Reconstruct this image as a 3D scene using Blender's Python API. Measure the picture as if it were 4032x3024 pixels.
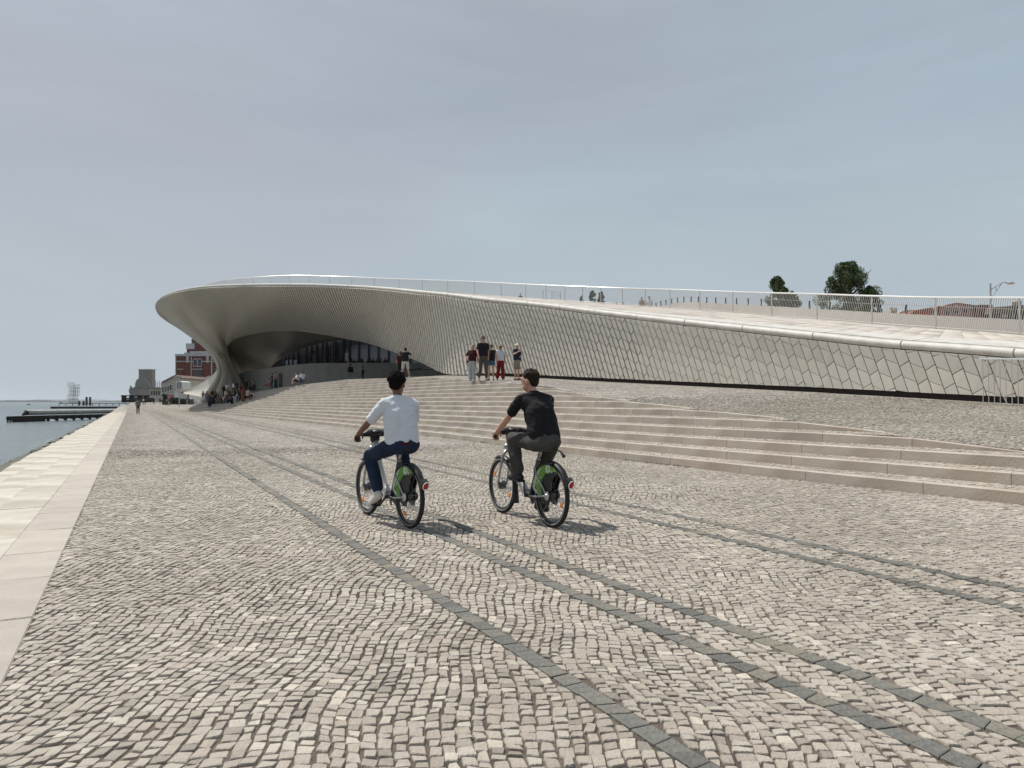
import bpy, bmesh, math, random
import numpy as np
from mathutils import Vector, Matrix, noise as mnoise
for o in list(bpy.data.objects): bpy.data.objects.remove(o)
sc = bpy.context.scene
COL = sc.collection
rnd = random.Random(7); rs = np.random.RandomState(11)
R = math.radians
# ------------------------------------------------------------------ camera, world, sun
H = 1.40; FPX = 2795.0; PIT = math.atan(71 / FPX); TH = R(28.2); CT, ST = math.cos(TH), math.sin(TH)
cam = bpy.data.objects.new('camera', bpy.data.cameras.new('camera')); COL.objects.link(cam)
cam.data.sensor_width = 36; cam.data.lens = FPX / 4032 * 36; cam.data.clip_start = .1; cam.data.clip_end = 30000
cam.location = (0, 0, H); cam.rotation_euler = (math.pi / 2 + PIT, 0, 0)
sc.camera = cam
SUN_DIR = Vector((-.83, .55, 0)).normalized() * math.cos(R(60)) + Vector((0, 0, math.sin(R(60))))
w = bpy.data.worlds.new('World'); sc.world = w; w.use_nodes = True
nt = w.node_tree; nt.nodes.clear()
def nd(nt, t, **k):
    n = nt.nodes.new(t)
    for a, b in k.items(): setattr(n, a, b)
    return n
sky = nd(nt, 'ShaderNodeTexSky', sky_type='NISHITA', sun_disc=False, sun_elevation=R(60), sun_rotation=math.atan2(SUN_DIR.x, SUN_DIR.y), air_density=1.0, dust_density=4.0, ozone_density=1.5, altitude=10)
tc = nd(nt, 'ShaderNodeTexCoord'); mp = nd(nt, 'ShaderNodeMapping'); mp.inputs['Scale'].default_value = (1.0, 1.0, 3.2); mp.inputs['Rotation'].default_value = (0, R(14), R(20))
nt.links.new(tc.outputs['Generated'], mp.inputs[0])
n1 = nd(nt, 'ShaderNodeTexNoise'); n1.inputs['Scale'].default_value = 1.7; n1.inputs['Detail'].default_value = 5; n1.inputs['Roughness'].default_value = .5; n1.inputs['Distortion'].default_value = .35
nt.links.new(mp.outputs[0], n1.inputs['Vector'])
cr = nd(nt, 'ShaderNodeMapRange'); cr.inputs[1].default_value = .3; cr.inputs[2].default_value = .72; cr.inputs[3].default_value = .72; cr.inputs[4].default_value = .98
nt.links.new(n1.outputs['Fac'], cr.inputs[0])
hz = nd(nt, 'ShaderNodeTexNoise'); hz.inputs['Scale'].default_value = 1.1; hz.inputs['Detail'].default_value = 2
nt.links.new(mp.outputs[0], hz.inputs['Vector'])
cc = nd(nt, 'ShaderNodeMix', data_type='RGBA'); cc.inputs[6].default_value = (4.9, 5.35, 6.1, 1); cc.inputs[7].default_value = (4.85, 5.85, 6.6, 1)
cmr = nd(nt, 'ShaderNodeMapRange'); cmr.inputs[1].default_value = .42; cmr.inputs[2].default_value = .58
nt.links.new(hz.outputs['Fac'], cmr.inputs[0]); nt.links.new(cmr.outputs[0], cc.inputs[0])
mx = nd(nt, 'ShaderNodeMix', data_type='RGBA')
nt.links.new(cr.outputs[0], mx.inputs[0]); nt.links.new(sky.outputs[0], mx.inputs[6]); nt.links.new(cc.outputs[2], mx.inputs[7])
mp2 = nd(nt, 'ShaderNodeMapping'); mp2.inputs['Scale'].default_value = (1.0, 1.6, 7.0); mp2.inputs['Rotation'].default_value = (R(8), R(-10), R(35)); nt.links.new(tc.outputs['Generated'], mp2.inputs[0])
st = nd(nt, 'ShaderNodeTexNoise'); st.inputs['Scale'].default_value = 1.5; st.inputs['Detail'].default_value = 8; st.inputs['Roughness'].default_value = .62; st.inputs['Distortion'].default_value = .6; nt.links.new(mp2.outputs[0], st.inputs['Vector'])
sm = nd(nt, 'ShaderNodeMapRange'); sm.inputs[1].default_value = .32; sm.inputs[2].default_value = .70; sm.inputs[3].default_value = .955; sm.inputs[4].default_value = 1.06; nt.links.new(st.outputs['Fac'], sm.inputs[0])
ml = nd(nt, 'ShaderNodeVectorMath', operation='SCALE'); nt.links.new(mx.outputs[2], ml.inputs[0]); nt.links.new(sm.outputs[0], ml.inputs['Scale'])
bg = nd(nt, 'ShaderNodeBackground'); bg.inputs[1].default_value = .083
out = nd(nt, 'ShaderNodeOutputWorld')
sx = nd(nt, 'ShaderNodeSeparateXYZ'); nt.links.new(tc.outputs['Generated'], sx.inputs[0]); hf = nd(nt, 'ShaderNodeMapRange'); hf.inputs[1].default_value = 0; hf.inputs[2].default_value = .42; hf.inputs[3].default_value = .62; hf.inputs[4].default_value = 0; hf.interpolation_type = 'SMOOTHSTEP'; nt.links.new(sx.outputs[2], hf.inputs[0])
hm_ = nd(nt, 'ShaderNodeMix', data_type='RGBA'); hm_.inputs[7].default_value = (5.9, 6.6, 7.15, 1); nt.links.new(hf.outputs[0], hm_.inputs[0]); nt.links.new(ml.outputs[0], hm_.inputs[6]); nt.links.new(hm_.outputs[2], bg.inputs[0]); nt.links.new(bg.outputs[0], out.inputs[0])
sl = bpy.data.lights.new('sun', 'SUN'); sl.energy = 4.7; sl.angle = R(.6); sl.color = (1, .955, .885)
so = bpy.data.objects.new('sun', sl); COL.objects.link(so); so.rotation_euler = SUN_DIR.to_track_quat('Z', 'Y').to_euler(); so.location = (-20, 10, 60)
sc.view_settings.view_transform = 'Standard'; sc.view_settings.look = 'None'; sc.view_settings.exposure = 0.08; sc.view_settings.gamma = 1; sc.view_settings.use_curve_mapping = False
sc.render.engine = 'CYCLES'; sc.cycles.max_bounces = 6; sc.cycles.transparent_max_bounces = 8
# ------------------------------------------------------------------ frames: u runs along the quay, v runs inland, Y is forward
def ray(px, py):
    x = (px - 2016) / FPX; yu = (1512 - py) / FPX
    return (x, math.cos(PIT) - yu * math.sin(PIT), math.sin(PIT) + yu * math.cos(PIT))
def uv(X, Y): return (-X * ST + Y * CT, X * CT + Y * ST)
def W(u, v, z=0.): return (v * CT - u * ST, v * ST + u * CT, z)
def at(px, py, Y):
    d = ray(px, py); t = Y / d[1]; return Vector((d[0] * t, Y, H + d[2] * t))
def atz(px, py, z):
    d = ray(px, py); t = (z - H) / d[2]; return Vector((d[0] * t, d[1] * t, z))
def atv(px, py, v):
    d = ray(px, py); t = v / uv(d[0], d[1])[1]; return Vector((d[0] * t, d[1] * t, H + d[2] * t))
# ------------------------------------------------------------------ tagging
def tag(o, label=None, cat=None, group=None, kind=None):
    if label: o['label'] = label
    if cat: o['category'] = cat
    if group: o['group'] = group
    if kind: o['kind'] = kind
    return o
def empty(name, loc=(0, 0, 0), rz=0, label=None, cat=None, group=None, kind=None):
    o = bpy.data.objects.new(name, None); COL.objects.link(o); o.location = loc; o.rotation_euler = (0, 0, rz); o.empty_display_size = .3
    return tag(o, label, cat, group, kind)
# ------------------------------------------------------------------ materials
def M(name, c1, c2=None, scale=6., rough=.7, bump=0., bscale=None, metal=0., spec=.35, detail=4., coord='Object', stretch=(1, 1, 1), attr=None, ramp=None, sheen=0., big=None):
    m = bpy.data.materials.new(name); m.use_nodes = True; t = m.node_tree; b = t.nodes['Principled BSDF']
    b.inputs['Roughness'].default_value = rough; b.inputs['Metallic'].default_value = metal; b.inputs['Specular IOR Level'].default_value = spec
    if sheen: b.inputs['Sheen Weight'].default_value = sheen
    tcn = nd(t, 'ShaderNodeTexCoord'); mpn = nd(t, 'ShaderNodeMapping'); mpn.inputs['Scale'].default_value = stretch
    t.links.new(tcn.outputs[coord], mpn.inputs[0])
    c2 = c2 or c1
    nz = nd(t, 'ShaderNodeTexNoise'); nz.inputs['Scale'].default_value = scale; nz.inputs['Detail'].default_value = detail; nz.inputs['Roughness'].default_value = .6
    t.links.new(mpn.outputs[0], nz.inputs['Vector'])
    mr = nd(t, 'ShaderNodeMapRange'); mr.inputs[1].default_value = .3; mr.inputs[2].default_value = .7
    t.links.new(nz.outputs['Fac'], mr.inputs[0])
    mixn = nd(t, 'ShaderNodeMix', data_type='RGBA'); mixn.inputs[6].default_value = (*c1, 1); mixn.inputs[7].default_value = (*c2, 1)
    t.links.new(mr.outputs[0], mixn.inputs[0]); colout = mixn.outputs[2]
    if attr:
        at_ = nd(t, 'ShaderNodeAttribute', attribute_name=attr); rp = nd(t, 'ShaderNodeValToRGB'); rp.color_ramp.interpolation = 'LINEAR'
        els = rp.color_ramp.elements
        while len(els) < len(ramp): els.new(.5)
        for e, (p, c) in zip(els, ramp): e.position = p; e.color = (*c, 1)
        t.links.new(at_.outputs['Fac'], rp.inputs[0])
        m2 = nd(t, 'ShaderNodeMix', data_type='RGBA', blend_type='MULTIPLY'); m2.inputs[0].default_value = 1
        t.links.new(colout, m2.inputs[6]); t.links.new(rp.outputs[0], m2.inputs[7]); colout = m2.outputs[2]
    if big:
        nb = nd(t, 'ShaderNodeTexNoise'); nb.inputs['Scale'].default_value = big[0]; nb.inputs['Detail'].default_value = 3
        t.links.new(mpn.outputs[0], nb.inputs['Vector'])
        mb = nd(t, 'ShaderNodeMapRange'); mb.inputs[1].default_value = .35; mb.inputs[2].default_value = .65
        t.links.new(nb.outputs['Fac'], mb.inputs[0])
        mm = nd(t, 'ShaderNodeMix', data_type='RGBA'); mm.inputs[6].default_value = (1, 1, 1, 1); mm.inputs[7].default_value = (*big[1], 1)
        t.links.new(mb.outputs[0], mm.inputs[0])
        m3 = nd(t, 'ShaderNodeMix', data_type='RGBA', blend_type='MULTIPLY'); m3.inputs[0].default_value = 1
        t.links.new(colout, m3.inputs[6]); t.links.new(mm.outputs[2], m3.inputs[7]); colout = m3.outputs[2]
    t.links.new(colout, b.inputs['Base Color'])
    if bump:
        nb2 = nd(t, 'ShaderNodeTexNoise'); nb2.inputs['Scale'].default_value = bscale or scale * 3; nb2.inputs['Detail'].default_value = 5
        t.links.new(mpn.outputs[0], nb2.inputs['Vector'])
        bn = nd(t, 'ShaderNodeBump'); bn.inputs['Strength'].default_value = min(1, bump); bn.inputs['Distance'].default_value = .02 * max(1, bump)
        t.links.new(nb2.outputs['Fac'], bn.inputs['Height']); t.links.new(bn.outputs[0], b.inputs['Normal'])
    return m
def glassy(name, c, rough=.06, spec=.6):
    return M(name, c, rough=rough, spec=spec)
MT = {}
STONE_RAMP = [(0, (.60, .56, .52)), (.25, (.78, .73, .67)), (.5, (.92, .88, .82)), (.68, (.84, .77, .70)), (.85, (.98, .95, .88)), (1, (1.15, 1.1, 1.0))]
MT['cobble'] = M('cobble limestone', (.475, .453, .422), (.385, .367, .342), 22, .62, .5, 60, attr='tone', ramp=STONE_RAMP, big=(.45, (.80, .79, .775)), spec=.2)
MT['cobblefar'] = M('cobble paving far', (.43, .385, .325), (.20, .176, .148), 8, .95, .5, 9, spec=.08, detail=8, stretch=(1.3, .8, 1), big=(.25, (.88, .87, .86)))
MT['joint'] = M('joint dirt', (.075, .063, .053), (.035, .029, .026), 9, .95, .6, 80, big=(.9, (2.6, 2.5, 2.3)))
MT['joint2'] = M('joint paled for glare', (.34, .31, .27), (.18, .16, .137), 9, .95, .6, 80)  # joint of steps and terrace; sunlit glare painted in as a paler colour
MT['basalt'] = M('basalt sett', (.105, .105, .098), (.165, .158, .142), 25, .6, .6, 70, attr='tone', ramp=[(0, (.72, .72, .72)), (.5, (1, 1, .98)), (1, (1.35, 1.28, 1.1))])
MT['riser'] = M('step limestone', (.46, .43, .385), (.40, .37, .33), 2.2, .55, .25, 30, attr='tone', ramp=[(0, (.84, .80, .78)), (.4, (.96, .94, .91)), (.75, (1.03, 1, .95)), (1, (.95, .88, .83))], big=(1.3, (.86, .82, .79)))
MT['nose'] = MT['riser']
MT['slab'] = M('quay limestone', (.56, .54, .49), (.40, .38, .335), 1.6, .6, .35, 30, attr='tone', ramp=[(0, (.92, .90, .87)), (1, (1.03, 1.02, 1.0))], big=(.9, (.80, .77, .72)), detail=9)
MT['band'] = M('border slab limestone', (.415, .388, .35), (.335, .31, .277), 2.4, .6, .3, 40, attr='tone', ramp=[(0, (.88, .84, .82)), (1, (1.1, 1.06, 1.02))])
MT['moss'] = M('algae covered stone', (.045, .06, .02), (.09, .08, .06), 3, .7, .8, 12, stretch=(1, 1, 1))
MT['rock'] = M('wet dark stone', (.09, .085, .075), (.04, .04, .038), 4, .6, .8, 10)
MT['tile'] = M('glazed ceramic tile', (.70, .665, .59), (.67, .635, .565), 1.5, .42, 0, attr='tone', ramp=[(0, (.93, .915, .90)), (.5, (1, 1, 1)), (1, (1.05, 1.02, .99))], spec=.45)
MT['tilejoint'] = M('tile joint', (.04, .037, .034), rough=.9)
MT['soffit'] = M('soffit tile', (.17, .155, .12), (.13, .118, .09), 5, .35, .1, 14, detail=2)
MT['concrete'] = M('white concrete', (.62, .60, .56), (.52, .50, .46), 3, .55, .2, 25, big=(2.5, (.85, .84, .82)))
MT['roof'] = M('roof stone paving', (.60, .565, .51), (.45, .42, .38), 1.2, .65, .3, 8, big=(.5, (.8, .78, .77)), stretch=(.6, 1.6, 1))
MT['roofslab'] = M('roof paving slab', (.60, .56, .51), (.46, .43, .395), 1.1, .65, .3, 10, attr='tone', ramp=[(0, (.62, .62, .64)), (.12, (.9, .87, .84)), (.6, (1, .98, .95)), (1, (1.06, 1.04, 1.02))], big=(.4, (.85, .83, .82)))
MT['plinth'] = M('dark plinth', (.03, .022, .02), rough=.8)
MT['lowwall'] = M('rendered low wall', (.34, .335, .30), (.29, .285, .255), 1.2, .75, .2, 10, big=(.6, (.9, .9, .88)))
MT['steel'] = M('brushed steel', (.55, .55, .55), rough=.3, metal=.9)
MT['rod'] = M('rail rod', (.45, .44, .42), rough=.4, metal=.3)
MT['railw'] = M('rail bar', (.85, .85, .83), rough=.25, metal=.6)
MT['black'] = M('black plastic', (.012, .012, .013), rough=.45)
MT['rubber'] = M('tyre rubber', (.016, .016, .016), rough=.75)
MT['rim'] = M('wheel rim', (.08, .08, .085), rough=.35, metal=.6)
MT['spoke'] = M('spoke metal', (.45, .45, .45), rough=.3, metal=1)
MT['silver'] = M('silver frame paint', (.40, .41, .41), (.36, .37, .37), 9, .32, metal=.55)
MT['green'] = M('green guard', (.105, .27, .03), (.08, .21, .025), 8, .35)
MT['lime'] = M('lime print', (.42, .62, .17), rough=.4)
MT['print'] = M('white print', (.80, .84, .76), rough=.4)
MT['red'] = M('red reflector', (.38, .012, .018), rough=.15)
MT['orange'] = M('orange reflector', (.85, .26, .02), rough=.25)
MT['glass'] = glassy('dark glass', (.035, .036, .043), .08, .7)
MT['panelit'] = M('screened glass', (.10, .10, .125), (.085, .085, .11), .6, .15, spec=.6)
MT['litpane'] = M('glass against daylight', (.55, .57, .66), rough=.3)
MT['dark'] = M('dark interior', (.012, .011, .011), rough=.9)
MT['brick'] = M('red brick', (.15, .048, .03), (.105, .036, .026), 1.5, .85, .2, 6)
MT['trim'] = M('grey trim', (.42, .42, .43), (.35, .35, .36), 1, .8)
MT['fwin'] = M('far window', (.05, .055, .06), rough=.2)
MT['monument'] = M('monument stone', (.19, .175, .15), (.14, .13, .115), .06, .9)
MT['cream'] = M('cream plaster', (.45, .42, .37), (.38, .36, .32), .5, .85)
MT['whitewall'] = M('white plaster', (.62, .62, .60), (.55, .55, .54), .8, .85)
MT['pink'] = M('pink plaster', (.40, .20, .19), (.36, .18, .17), .8, .85)
MT['redroof'] = M('red roof tiles', (.33, .085, .045), (.24, .06, .035), 1.5, .85, .4, 5)
MT['rooftile'] = M('brown roof', (.16, .11, .09), (.12, .085, .07), 1, .85)
MT['pier'] = M('tarred timber', (.020, .017, .018), (.03, .024, .022), 2, .8)
MT['pipe'] = M('pipe metal', (.50, .51, .49), (.36, .36, .34), .9, .5, .2, 4, stretch=(1, 1, .4))
MT['far'] = M('far land', (.10, .125, .13), (.08, .10, .10), .01, 1)
MT['leaf'] = M('tree leaves', (.030, .056, .013), (.072, .102, .028), 1.2, .6, attr='tone', ramp=[(0, (.6, .6, .6)), (1, (1.5, 1.5, 1.2))])
MT['bark'] = M('tree bark', (.10, .075, .05), (.06, .045, .03), 6, .9, .6, 18)
MT['shrub'] = M('shrub leaves', (.03, .05, .022), (.05, .07, .035), 2, .7, attr='tone', ramp=[(0, (.6, .6, .6)), (1, (1.4, 1.4, 1.4))])
MT['parapet'] = M('bridge parapet render', (.60, .55, .50), (.54, .49, .45), 1.2, .8)
MT['sand'] = M('ground paving', (.36, .33, .28), (.30, .275, .235), 1.5, .85, .2, 6)
def far_cobble():
    m = MT['cobblefar']; t = m.node_tree; b = t.nodes['Principled BSDF']; tcn = nd(t, 'ShaderNodeTexCoord')
    vo = nd(t, 'ShaderNodeTexVoronoi', feature='F1'); vo.inputs['Scale'].default_value = 15; vo.inputs['Randomness'].default_value = .75
    ve = nd(t, 'ShaderNodeTexVoronoi', feature='DISTANCE_TO_EDGE'); ve.inputs['Scale'].default_value = 15; ve.inputs['Randomness'].default_value = .75
    for v in (vo, ve): t.links.new(tcn.outputs['Object'], v.inputs['Vector'])
    rp = nd(t, 'ShaderNodeValToRGB'); els = rp.color_ramp.elements; els.new(.5); els[0].position = 0; els[0].color = (.225, .208, .186, 1); els[1].position = .5; els[1].color = (.36, .336, .30, 1); els[2].position = 1; els[2].color = (.47, .44, .396, 1)
    sp = nd(t, 'ShaderNodeSeparateColor'); t.links.new(vo.outputs['Color'], sp.inputs[0]); t.links.new(sp.outputs[0], rp.inputs[0])
    mr = nd(t, 'ShaderNodeMapRange'); mr.inputs[1].default_value = .02; mr.inputs[2].default_value = .11; t.links.new(ve.outputs['Distance'], mr.inputs[0])
    mx_ = nd(t, 'ShaderNodeMix', data_type='RGBA'); mx_.inputs[6].default_value = (.045, .038, .032, 1); t.links.new(mr.outputs[0], mx_.inputs[0]); t.links.new(rp.outputs[0], mx_.inputs[7])
    nz = nd(t, 'ShaderNodeTexNoise'); nz.inputs['Scale'].default_value = .8; nz.inputs['Detail'].default_value = 9; nz.inputs['Roughness'].default_value = .75; t.links.new(tcn.outputs['Object'], nz.inputs['Vector'])
    m2 = nd(t, 'ShaderNodeMapRange'); m2.inputs[1].default_value = .3; m2.inputs[2].default_value = .7; m2.inputs[3].default_value = .72; m2.inputs[4].default_value = 1.2; t.links.new(nz.outputs['Fac'], m2.inputs[0])
    m3 = nd(t, 'ShaderNodeMix', data_type='RGBA', blend_type='MULTIPLY'); m3.inputs[0].default_value = 1; t.links.new(mx_.outputs[2], m3.inputs[6]); t.links.new(m2.outputs[0], m3.inputs[7]); t.links.new(m3.outputs[2], b.inputs['Base Color'])
    bn = nd(t, 'ShaderNodeBump'); bn.inputs['Strength'].default_value = .5; bn.inputs['Distance'].default_value = .008; t.links.new(mr.outputs[0], bn.inputs['Height']); t.links.new(bn.outputs[0], b.inputs['Normal'])
far_cobble()
# ------------------------------------------------------------------ mesh helpers
def mesh_np(name, V, faces, mat, parent=None, tones=None, smooth=False, mats=None, mi=None):
    """faces: list of int arrays (each of one width)"""
    me = bpy.data.meshes.new(name); V = np.asarray(V, dtype=np.float32)
    faces = [np.asarray(f, dtype=np.int32) for f in faces if len(f)]
    me.vertices.add(len(V)); me.vertices.foreach_set('co', V.ravel())
    loops = np.concatenate([f.ravel() for f in faces]); tot = np.concatenate([np.full(len(f), f.shape[1], dtype=np.int32) for f in faces])
    start = np.concatenate([[0], np.cumsum(tot)[:-1]]).astype(np.int32)
    me.loops.add(len(loops)); me.loops.foreach_set('vertex_index', loops)
    me.polygons.add(len(tot)); me.polygons.foreach_set('loop_start', start); me.polygons.foreach_set('loop_total', tot)
    me.update(calc_edges=True)
    me.polygons.foreach_set('use_smooth', np.full(len(tot), smooth))
    for mm in (mats or [mat]): me.materials.append(mm)
    if mi is not None: me.polygons.foreach_set('material_index', np.asarray(mi, dtype=np.int32))
    if tones is not None:
        a = me.attributes.new('tone', 'FLOAT', 'FACE'); a.data.foreach_set('value', np.asarray(tones, dtype=np.float32))
    o = bpy.data.objects.new(name, me); COL.objects.link(o)
    if parent: o.parent = parent
    return o
class MB:
    def __init__(s): s.v = []; s.f = []; s.t = []; s.tone = .5
    def add(s, vs, fs):
        n = len(s.v); s.v += [tuple(p) for p in vs]; s.f += [tuple(n + i for i in f) for f in fs]; s.t += [s.tone] * len(fs); return s
    def box(s, c, size, rot=None):
        x, y, z = [d / 2 for d in size]; P = [Vector(p) for p in ((-x, -y, -z), (x, -y, -z), (x, y, -z), (-x, y, -z), (-x, -y, z), (x, -y, z), (x, y, z), (-x, y, z))]
        if rot is not None:
            m = rot if isinstance(rot, Matrix) else Matrix.Rotation(rot, 3, 'Z'); P = [m @ p for p in P]
        c = Vector(c); return s.add([p + c for p in P], [(0, 3, 2, 1), (4, 5, 6, 7), (0, 1, 5, 4), (1, 2, 6, 5), (2, 3, 7, 6), (3, 0, 4, 7)])
    def tube(s, pts, r, n=8, closed=False, cap=True):
        pts = [Vector(p) for p in pts]; N = len(pts); rr = r if isinstance(r, (list, tuple)) else [r] * N
        base = len(s.v); up = None; V = []
        for i, p in enumerate(pts):
            if closed: d = pts[(i + 1) % N] - pts[i - 1]
            else: d = pts[min(i + 1, N - 1)] - pts[max(i - 1, 0)]
            d.normalize()
            if up is None: up = d.orthogonal().normalized()
            a = (up - d * up.dot(d)); a = a.normalized() if a.length > 1e-6 else d.orthogonal().normalized(); up = a; b = d.cross(a)
            for k in range(n):
                th = 2 * math.pi * k / n; V.append(p + (a * math.cos(th) + b * math.sin(th)) * rr[i])
        F = []
        for i in range(N if closed else N - 1):
            j = (i + 1) % N
            for k in range(n): F.append((i * n + k, i * n + (k + 1) % n, j * n + (k + 1) % n, j * n + k))
        if cap and not closed: F.append(tuple(range(n - 1, -1, -1))); F.append(tuple((N - 1) * n + k for k in range(n)))
        return s.add(V, F)
    def capsule(s, a, b, ra, rb, n=12, m=4):
        a = Vector(a); b = Vector(b); d = b - a
        if d.length < 1e-5: d = Vector((0, 0, 1e-4))
        d = d.normalized(); pts = []; rr = []
        for i in range(m + 1):
            th = math.pi / 2 * i / m; pts.append(a - d * ra * math.cos(th)); rr.append(max(ra * math.sin(th), 1e-4))
        for i in range(m + 1):
            th = math.pi / 2 * i / m; pts.append(b + d * rb * math.sin(th)); rr.append(max(rb * math.cos(th), 1e-4))
        x = d.orthogonal().normalized(); y = d.cross(x); V = []; F = []
        for p, r in zip(pts, rr):
            for k in range(n):
                th = 2 * math.pi * k / n; V.append(p + (x * math.cos(th) + y * math.sin(th)) * r)
        for i in range(len(pts) - 1):
            for k in range(n): F.append((i * n + k, i * n + (k + 1) % n, (i + 1) * n + (k + 1) % n, (i + 1) * n + k))
        F.append(tuple(range(n - 1, -1, -1))); F.append(tuple((len(pts) - 1) * n + k for k in range(n)))
        return s.add(V, F)
    def ell(s, c, r, n=14, m=9, rot=None):
        c = Vector(c); V = []; F = []
        for i in range(m + 1):
            th = math.pi * i / m
            for k in range(n):
                ph = 2 * math.pi * k / n; p = Vector((r[0] * math.sin(th) * math.cos(ph), r[1] * math.sin(th) * math.sin(ph), r[2] * math.cos(th)))
                if rot is not None: p = rot @ p
                V.append(c + p)
        for i in range(m):
            for k in range(n): F.append((i * n + k, (i + 1) * n + k, (i + 1) * n + (k + 1) % n, i * n + (k + 1) % n))
        return s.add(V, F)
    def prism(s, poly, a, b, plane='xz'):
        n = len(poly)
        f = {'xz': lambda p, t: (p[0], t, p[1]), 'xy': lambda p, t: (p[0], p[1], t), 'yz': lambda p, t: (t, p[0], p[1])}[plane]
        V = [f(p, a) for p in poly] + [f(p, b) for p in poly]
        F = [tuple(range(n)), tuple(range(2 * n - 1, n - 1, -1))] + [(i, i + n, (i + 1) % n + n, (i + 1) % n) for i in range(n)]
        return s.add(V, F)
    def build(s, name, mat, parent=None, smooth=False, tones=False):
        me = bpy.data.meshes.new(name); me.from_pydata(s.v, [], s.f); me.materials.append(mat)
        if smooth:
            me.polygons.foreach_set('use_smooth', [True] * len(me.polygons))
        if tones:
            a = me.attributes.new('tone', 'FLOAT', 'FACE'); a.data.foreach_set('value', s.t)
        o = bpy.data.objects.new(name, me); COL.objects.link(o)
        if parent: o.parent = parent
        return o
def pieces(name, parent, mat, V, polys, tones, score, stuffname, limit=300, smooth=False):
    """V: (N,k,3) vertex blocks, polys: list of index tuples per block; biggest become own objects, the rest one stuff mesh"""
    N, k, _ = V.shape; order = np.argsort(-np.asarray(score)); big = order[:limit]; rest = order[limit:]
    for i in big:
        blk = V[i]; c = blk.mean(0); me = bpy.data.meshes.new(name); me.from_pydata((blk - c).tolist(), [], [tuple(p) for p in polys]); me.materials.append(mat)
        a = me.attributes.new('tone', 'FLOAT', 'FACE'); a.data.foreach_set('value', np.full(len(polys), tones[i], dtype=np.float32))
        if smooth: me.polygons.foreach_set('use_smooth', [True] * len(polys))
        o = bpy.data.objects.new(name, me); o.location = c.tolist(); COL.objects.link(o); o.parent = parent
    if len(rest):
        VV = V[rest].reshape(-1, 3); off = (np.arange(len(rest)) * k)[:, None]; fl = {}
        for p in polys: fl.setdefault(len(p), []).append(p)
        faces = []; tn = []
        for wd, ps in fl.items():
            for p in ps: faces.append(off + np.array(p)[None, :]); tn.append(tones[rest])
        o = mesh_np(stuffname, VV, faces, mat, parent, np.concatenate(tn)); o['kind'] = 'stuff'
def interp(x, pts):
    xs = [p[0] for p in pts]; ys = [p[1] for p in pts]; return np.interp(x, xs, ys)
# ------------------------------------------------------------------ the ground's height
SLOPE = .02; RS = .18; RR = .145; NST = 17; NOSE = .10; LIM = 21.0
def vb(u): return interp(u, [(-10, 9.4), (4, 9.35), (8, 9.2), (15, 9.15), (21, 9.4), (33, 9.25), (42, 9.1), (60, 8.7), (95, 7.6), (130, 6.5)])
def dd(u): return interp(u, [(0, .42), (5, .41), (10, .36), (15, .40), (25, .37), (40, .33), (60, .30), (90, .35), (130, .4)])
def Fz(u): return interp(u, [(-6, .25), (0, .45), (5.2, .75), (9.5, 1.09), (18, 1.6), (22, 2.0), (28, 2.35), (35, 2.7), (50, 3.03), (66, 2.9), (86, 2.6), (105, 2.2), (130, 2.1)])
def Wz(u): return interp(u, [(-6, .45), (4, 1.05), (9.2, 1.36), (15, 1.71), (25.5, 2.28), (35.5, 2.87), (42, 3.1), (60, 3.25), (90, 2.9), (130, 2.4)])
def vw(u): return interp(u, [(0, 18.5), (28, 18.5), (40, 17.6), (60, 17.5), (130, 17)])
def zb(u): return vb(u) * SLOPE
def vf(u): return vb(u) + (Fz(u) - zb(u)) / RS * dd(u)
def zr(u, v):
    f = vf(u); t = np.minimum((v - f) / (vw(u) - f), 1.0); return Fz(u) + (Wz(u) - Fz(u)) * t
def zstep(u, v):
    q = (v - vb(u)) / dd(u); k = np.clip(np.floor(q), -1, NST); fr = np.clip(q - k, 0, 1)
    return np.where(q < 0, v * SLOPE, zb(u) + k * RS + RR + (RS - RR) * fr)
UEND = 116.
def rise(u): return .006 * np.clip(np.asarray(u, dtype=float) - 110, 0, 150)
def zfun(u, v):
    u = np.asarray(u, dtype=float); v = np.asarray(v, dtype=float)
    z = np.where((v < vb(u)) | (u > UEND), np.minimum(v, 9) * SLOPE + rise(u), np.minimum(zstep(u, v), zr(u, v)))
    return np.where(v < -.56, -.012 + rise(u), z)
def hit(px, py, tmax=400):
    d = ray(px, py); t = np.arange(2, tmax, .02); X = d[0] * t; Y = d[1] * t; Z = H + d[2] * t
    u, v = uv(X, Y); b = np.nonzero(Z <= zfun(u, v))[0]
    if not len(b): return None
    i = b[0]; return Vector((X[i], Y[i], float(zfun(u[i], v[i]))))
STR = [lambda u: 1.90 + 0 * u, lambda u: 2.76 + 0 * u, lambda u: 3.15 + 0 * u, lambda u: 4.90 + .017 * u, lambda u: 5.35 + .0205 * u]
SW = .098
plaza = empty('plaza', kind='structure'); stairs = empty('steps', kind='structure')
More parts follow.
